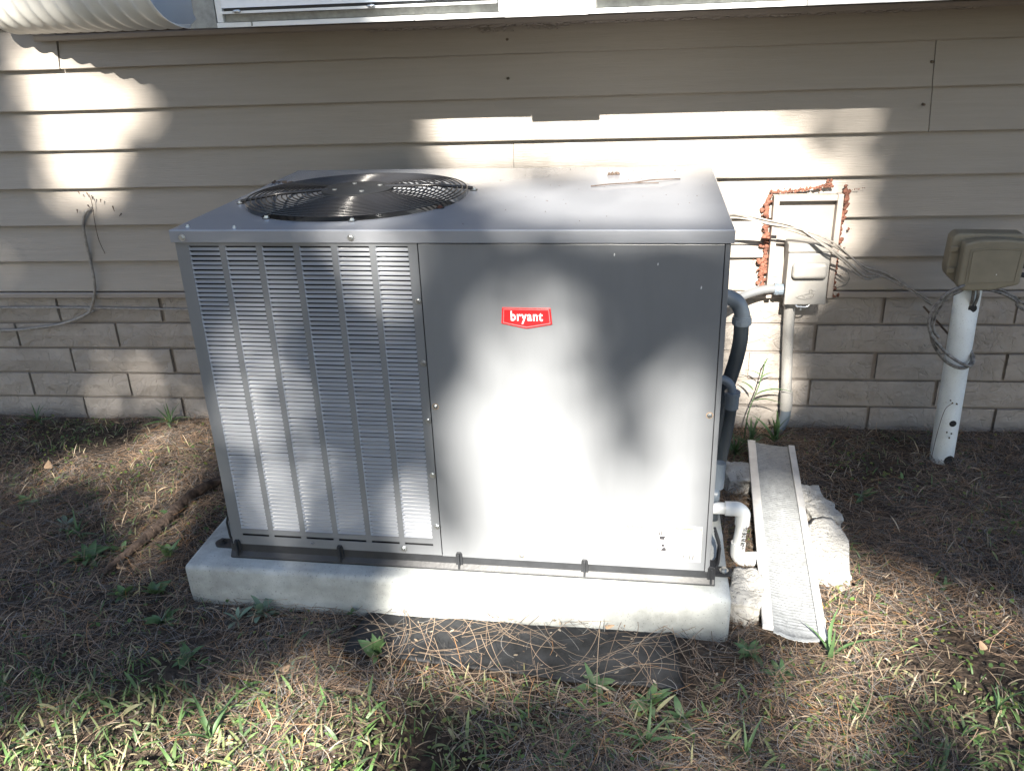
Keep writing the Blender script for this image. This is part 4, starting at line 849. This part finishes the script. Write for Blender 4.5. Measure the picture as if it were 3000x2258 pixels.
def litter():
    x, y = pts_in(9000, -2.2, 3.2, -2.25, -.03, lambda x,y: np.where(tray_zone(x,y),0,.8+0*x)); n_ = len(x); r = RNG.uniform(.002,.006,n_); a = RNG.uniform(0,6.28,n_); zc = gza(x,y)+RNG.uniform(.002,.015,n_)+np.where(sheet_zone(x,y),.02,0)
    t = np.array([-1,0,1.]); wv = np.array([.2,.5,.2]); dxy = np.stack([np.cos(a),np.sin(a),RNG.normal(0,.3,n_)],-1); wxy = np.stack([-np.sin(a),np.cos(a),RNG.normal(0,.3,n_)],-1)
    P = np.stack([x,y,zc],-1)[:,None,:]+dxy[:,None,:]*(r[:,None]*t)[:,:,None]; Wv = wxy[:,None,:]*(r[:,None]*wv)[:,:,None]
    c = np.array([(.10,.07,.05),(.3,.24,.17),(.05,.035,.03),(.42,.36,.28)])[RNG.integers(0,4,n_)]
    strips('leaf_litter', 'blade', P, Wv, c)
litter()
# ================================================================ TREES THAT CAST THE SHADE (behind the photographer)
e1 = Vector((-.99875234,.04993762,0)); e2 = Vector((.02805645,.56112902,.82725271))
LIT = [[0.97,[[1.093,1.163],[0.965,1.149],[0.602,0.954],[0.782,0.857],[0.814,0.812],[0.915,0.671],[1.042,0.652],[1.074,0.809],[1.09,0.972]]],[0.4,[[1.144,1.204],[1.034,1.191],[0.717,0.911],[0.823,0.665],[1.136,0.644],[1.14,0.995]]],[0.25,[[1.372,0.498],[1.244,0.501],[1.268,0.363],[1.428,0.341]]],[0.3,[[1.219,0.146],[0.816,0.178],[0.874,-0.051],[1.24,-0.067]]],[0.45,[[0.845,0.054],[0.646,0.062],[0.668,-0.035],[0.847,-0.042]]],[0.93,[[-0.32,1.011],[-1.311,1.016],[-1.328,0.797],[-0.299,0.783]]],[0.98,[[-1.237,1.042],[-1.401,1.043],[-1.461,0.771],[-1.479,0.407],[-1.464,0.375],[-1.318,0.37],[-1.252,0.825]]],[0.75,[[-1.38,1.045],[-1.574,1.046],[-1.698,0.479],[-1.547,0.396],[-1.456,0.409]]],[0.15,[[-1.552,1.035],[-1.776,1.036],[-1.787,0.53],[-1.673,0.466]]],[0.97,[[-1.313,0.432],[-1.493,0.437],[-1.479,0.205],[-1.362,0.024]]],[0.45,[[-1.446,0.44],[-1.549,0.475],[-1.635,0.041],[-1.406,0.031],[-1.467,0.21]]],[0.2,[[-2.251,0.473],[-2.322,0.475],[-2.35,0.351],[-2.306,0.381]]],[0.97,[[-0.649,-0.172],[-0.722,-0.038],[-0.806,-0.018],[-0.897,-0.052],[-0.948,-0.162],[-1.017,-0.267],[-1.083,-0.186],[-1.119,-0.091],[-1.238,-0.096],[-1.266,-0.483],[-1.252,-0.597],[-0.452,-0.656],[-0.478,-0.534],[-0.591,-0.481],[-0.632,-0.325]]],[0.55,[[-0.589,-0.234],[-0.683,-0.002],[-0.809,0.053],[-0.908,0.037],[-0.958,-0.05],[-1.026,-0.188],[-1.095,-0.101],[-1.136,-0.028],[-1.241,0.001],[-1.259,-0.114],[-0.979,-0.219],[-0.653,-0.272]]],[0.3,[[-0.619,-0.134],[-0.698,0.068],[-0.811,0.121],[-0.909,0.105],[-0.978,0.004],[-0.968,-0.068],[-0.774,-0.037]]],[0.2,[[-0.044,0.165],[-0.272,0.167],[-0.254,0.007],[-0.254,-0.186],[-0.251,-0.49],[0.007,-0.517]]],[0.32,[[-0.037,-0.054],[-0.232,-0.05],[-0.241,-0.399],[-0.042,-0.41]]],[0.6,[[-0.38,0.184],[-0.586,0.185],[-0.569,0.013],[-0.496,0.03],[-0.426,0.064]]],[0.5,[[-0.453,-0.334],[-0.594,-0.306],[-0.59,-0.492],[-0.494,-0.498]]],[0.35,[[-0.245,-0.238],[-0.369,-0.182],[-0.387,-0.392],[-0.282,-0.453]]],[0.97,[[-0.793,0.63],[-1.263,0.614],[-1.246,0.363],[-0.957,0.366]]],[0.35,[[-0.065,0.202],[-0.01,0.632],[-1.261,0.593],[-1.245,0.195]]],[0.9,[[-0.527,0.474],[-1.254,0.533],[-1.236,0.195],[-0.928,0.193]]],[0.25,[[-0.381,0.621],[-0.606,0.614],[-0.616,0.402],[-0.45,0.475]]],[0.97,[[-0.47,-0.5],[-1.245,-0.485],[-1.207,-0.577],[-0.746,-0.658],[-0.479,-0.642]]],[0.97,[[0.293,-0.954],[0.287,-0.905],[0.164,-0.862],[-0.109,-0.861],[-0.242,-0.817],[-0.406,-0.805],[-0.513,-0.866],[-0.589,-0.925],[0.249,-0.985]]],[0.97,[[0.784,-1.011],[0.26,-0.955],[-0.611,-0.912],[-0.593,-1.061],[0.512,-1.144]]],[0.5,[[-0.009,-0.816],[-0.336,-0.746],[-0.552,-0.797],[-0.626,-0.924],[-0.252,-0.947]]],[0.93,[[-0.41,-0.647],[-0.628,-0.621],[-0.816,-0.686],[-0.803,-0.774],[-0.639,-0.803],[-0.491,-0.748]]],[0.4,[[-0.727,-0.624],[-1.112,-0.654],[-1.136,-0.767],[-0.834,-0.788]]],[0.97,[[-1.452,-0.192],[-1.543,-0.206],[-1.609,-0.396],[-1.705,-0.497],[-1.74,-0.587],[-1.669,-0.672],[-1.552,-0.689],[-1.525,-0.632],[-1.302,-0.615],[-1.328,-0.413]]],[0.45,[[-1.522,-0.384],[-2.039,-0.543],[-1.895,-0.767],[-1.54,-0.742],[-1.396,-0.659]]],[0.8,[[-1.699,-0.457],[-1.821,-0.524],[-1.837,-0.631],[-1.7,-0.732],[-1.544,-0.725],[-1.628,-0.644]]],[0.25,[[-1.056,-0.716],[-1.981,-0.654],[-1.862,-0.835],[-1.067,-0.892]]],[0.6,[[1.268,-0.282],[1.102,-0.252],[0.985,-0.178],[0.86,-0.099],[0.6,-0.008],[0.474,-0.152],[0.697,-0.252],[0.917,-0.365],[1.061,-0.429]]],[0.25,[[0.883,-0.238],[0.504,-0.174],[0.131,-0.55],[0.247,-0.626]]]]
def inpoly(u, v, poly):
    c = np.zeros(len(u), bool); n_ = len(poly)
    for i in range(n_):
        (x1, y1), (x2, y2) = poly[i], poly[(i+1) % n_]
        k = ((y1 > v) != (y2 > v)) & (u < (x2-x1)*(v-y1)/((y2-y1) or 1e-9)+x1); c ^= k
    return c
def lit_w(u, v):
    w = np.full(len(u), .0)
    for wt, poly in LIT: w = np.where(inpoly(u, v, poly), np.maximum(w, wt), w)
    return w
NL = 62000; NO = 30000
uu = np.concatenate([RNG.uniform(-3.4, 2.6, NL), RNG.uniform(-11, 10, NO)]); vv = np.concatenate([RNG.uniform(-2.6, 2.2, NL), RNG.uniform(-8, 4.5, NO)]); tt = np.concatenate([RNG.uniform(14.5, 20, NL), RNG.uniform(13, 22, NO)])
LD = np.where(np.arange(NL+NO) < NL, 1., 2.6)
w_ = lit_w(uu, vv); gu, gv = [a.ravel() for a in np.meshgrid(np.arange(-3.2,2.4,.055), np.arange(-2.3,2.0,.055))]
gu = np.tile(gu,2)+RNG.normal(0,.014,2*len(gu)); gv = np.tile(gv,2)+RNG.normal(0,.014,len(gu)); gm = lit_w(gu,gv) == 0; gu, gv = gu[gm], gv[gm]
uu = np.concatenate([uu,gu]); vv = np.concatenate([vv,gv]); tt = np.concatenate([tt, RNG.uniform(15,20,len(gu))]); w_ = np.concatenate([w_, 0*gu]); LD = np.concatenate([LD, 1+0*gu]); NT = len(uu)
big = LD > 1.5; st_n = nz(uu*5.5, vv*1.1, 1., 33.); ok = (RNG.random(NT) > np.clip(w_*1.05+np.where((w_>.05)&(w_<.9), st_n*.9*(1-w_)*1.2, 0),0,1)**.33) & ~(big & (uu > -3.2) & (uu < 2.4) & (vv > -1.9) & (vv < 2.0)) & ~(big & (RNG.random(NT) > .75+.9*nz(uu,vv,.6)))
uu, vv, tt, LD = uu[ok], vv[ok], tt[ok], LD[ok]
def tree(label, sel, tu, tv, limbs):
    E1, E2, S_ = np.array(e1), np.array(e2), np.array(SUN)
    base = Vector(e1)*tu+SUN*17.5; top_ = Vector(e1)*tu+Vector(e2)*tv+SUN*17.5
    k = -top_.z/ (1e-9+1.0); foot = Vector((top_.x, top_.y, 0.0)); 
    t = thing('tall_tree', label, 'tree', tuple(foot), 0, 'trees shading the wall')
    tr_ = MB().tube([foot-foot, Vector((0,0,top_.z*.5)), Vector((0,0,top_.z))], [.26,.20,.10], 14)
    for (lu, lv) in limbs:
        e = Vector(e1)*lu+Vector(e2)*lv+SUN*random.uniform(16,19)-foot; m_ = Vector((0,0,top_.z)).lerp(e,.5)+Vector((0,0,.15)); tr_.tube([Vector((0,0,top_.z*.96)), m_, e], [.05,.032,.012], 8)
    tr_.build('trunk', 'trunk', t, smooth=True)
    P = uu[sel,None]*E1+vv[sel,None]*E2+tt[sel,None]*S_-np.array(foot); n_ = len(P); d = RNG.normal(size=(n_,3)); d /= np.linalg.norm(d,axis=1,keepdims=True)
    q = RNG.normal(size=(n_,3)); q -= (q*d).sum(1,keepdims=True)*d; q /= np.linalg.norm(q,axis=1,keepdims=True); L = RNG.uniform(.05,.085,n_)[:,None]*LD[sel][:,None]; wv = np.array([.12,.8,.75,.08]); tq = np.array([-1,-.35,.4,1.])
    PP = P[:,None,:]+d[:,None,:]*(L*tq)[:,:,None]; Wv = q[:,None,:]*(L*.5*wv)[:,:,None]
    o = strips('crown', 'crown', PP, Wv, np.ones((n_,3))); o.parent = t; o['kind'] = 'stuff'
tree('tall tree far behind the photographer whose crown shades the left of the wall', uu > -.15, 2.45, -2.0, [(2.6,-1.2),(1.9,.4),(3.0,.9)])
tree('tall tree far behind the photographer whose crown shades the right of the wall', uu <= -.15, -2.75, -2.0, [(-2.6,-1.2),(-2.55,.6),(-3.6,.8)])
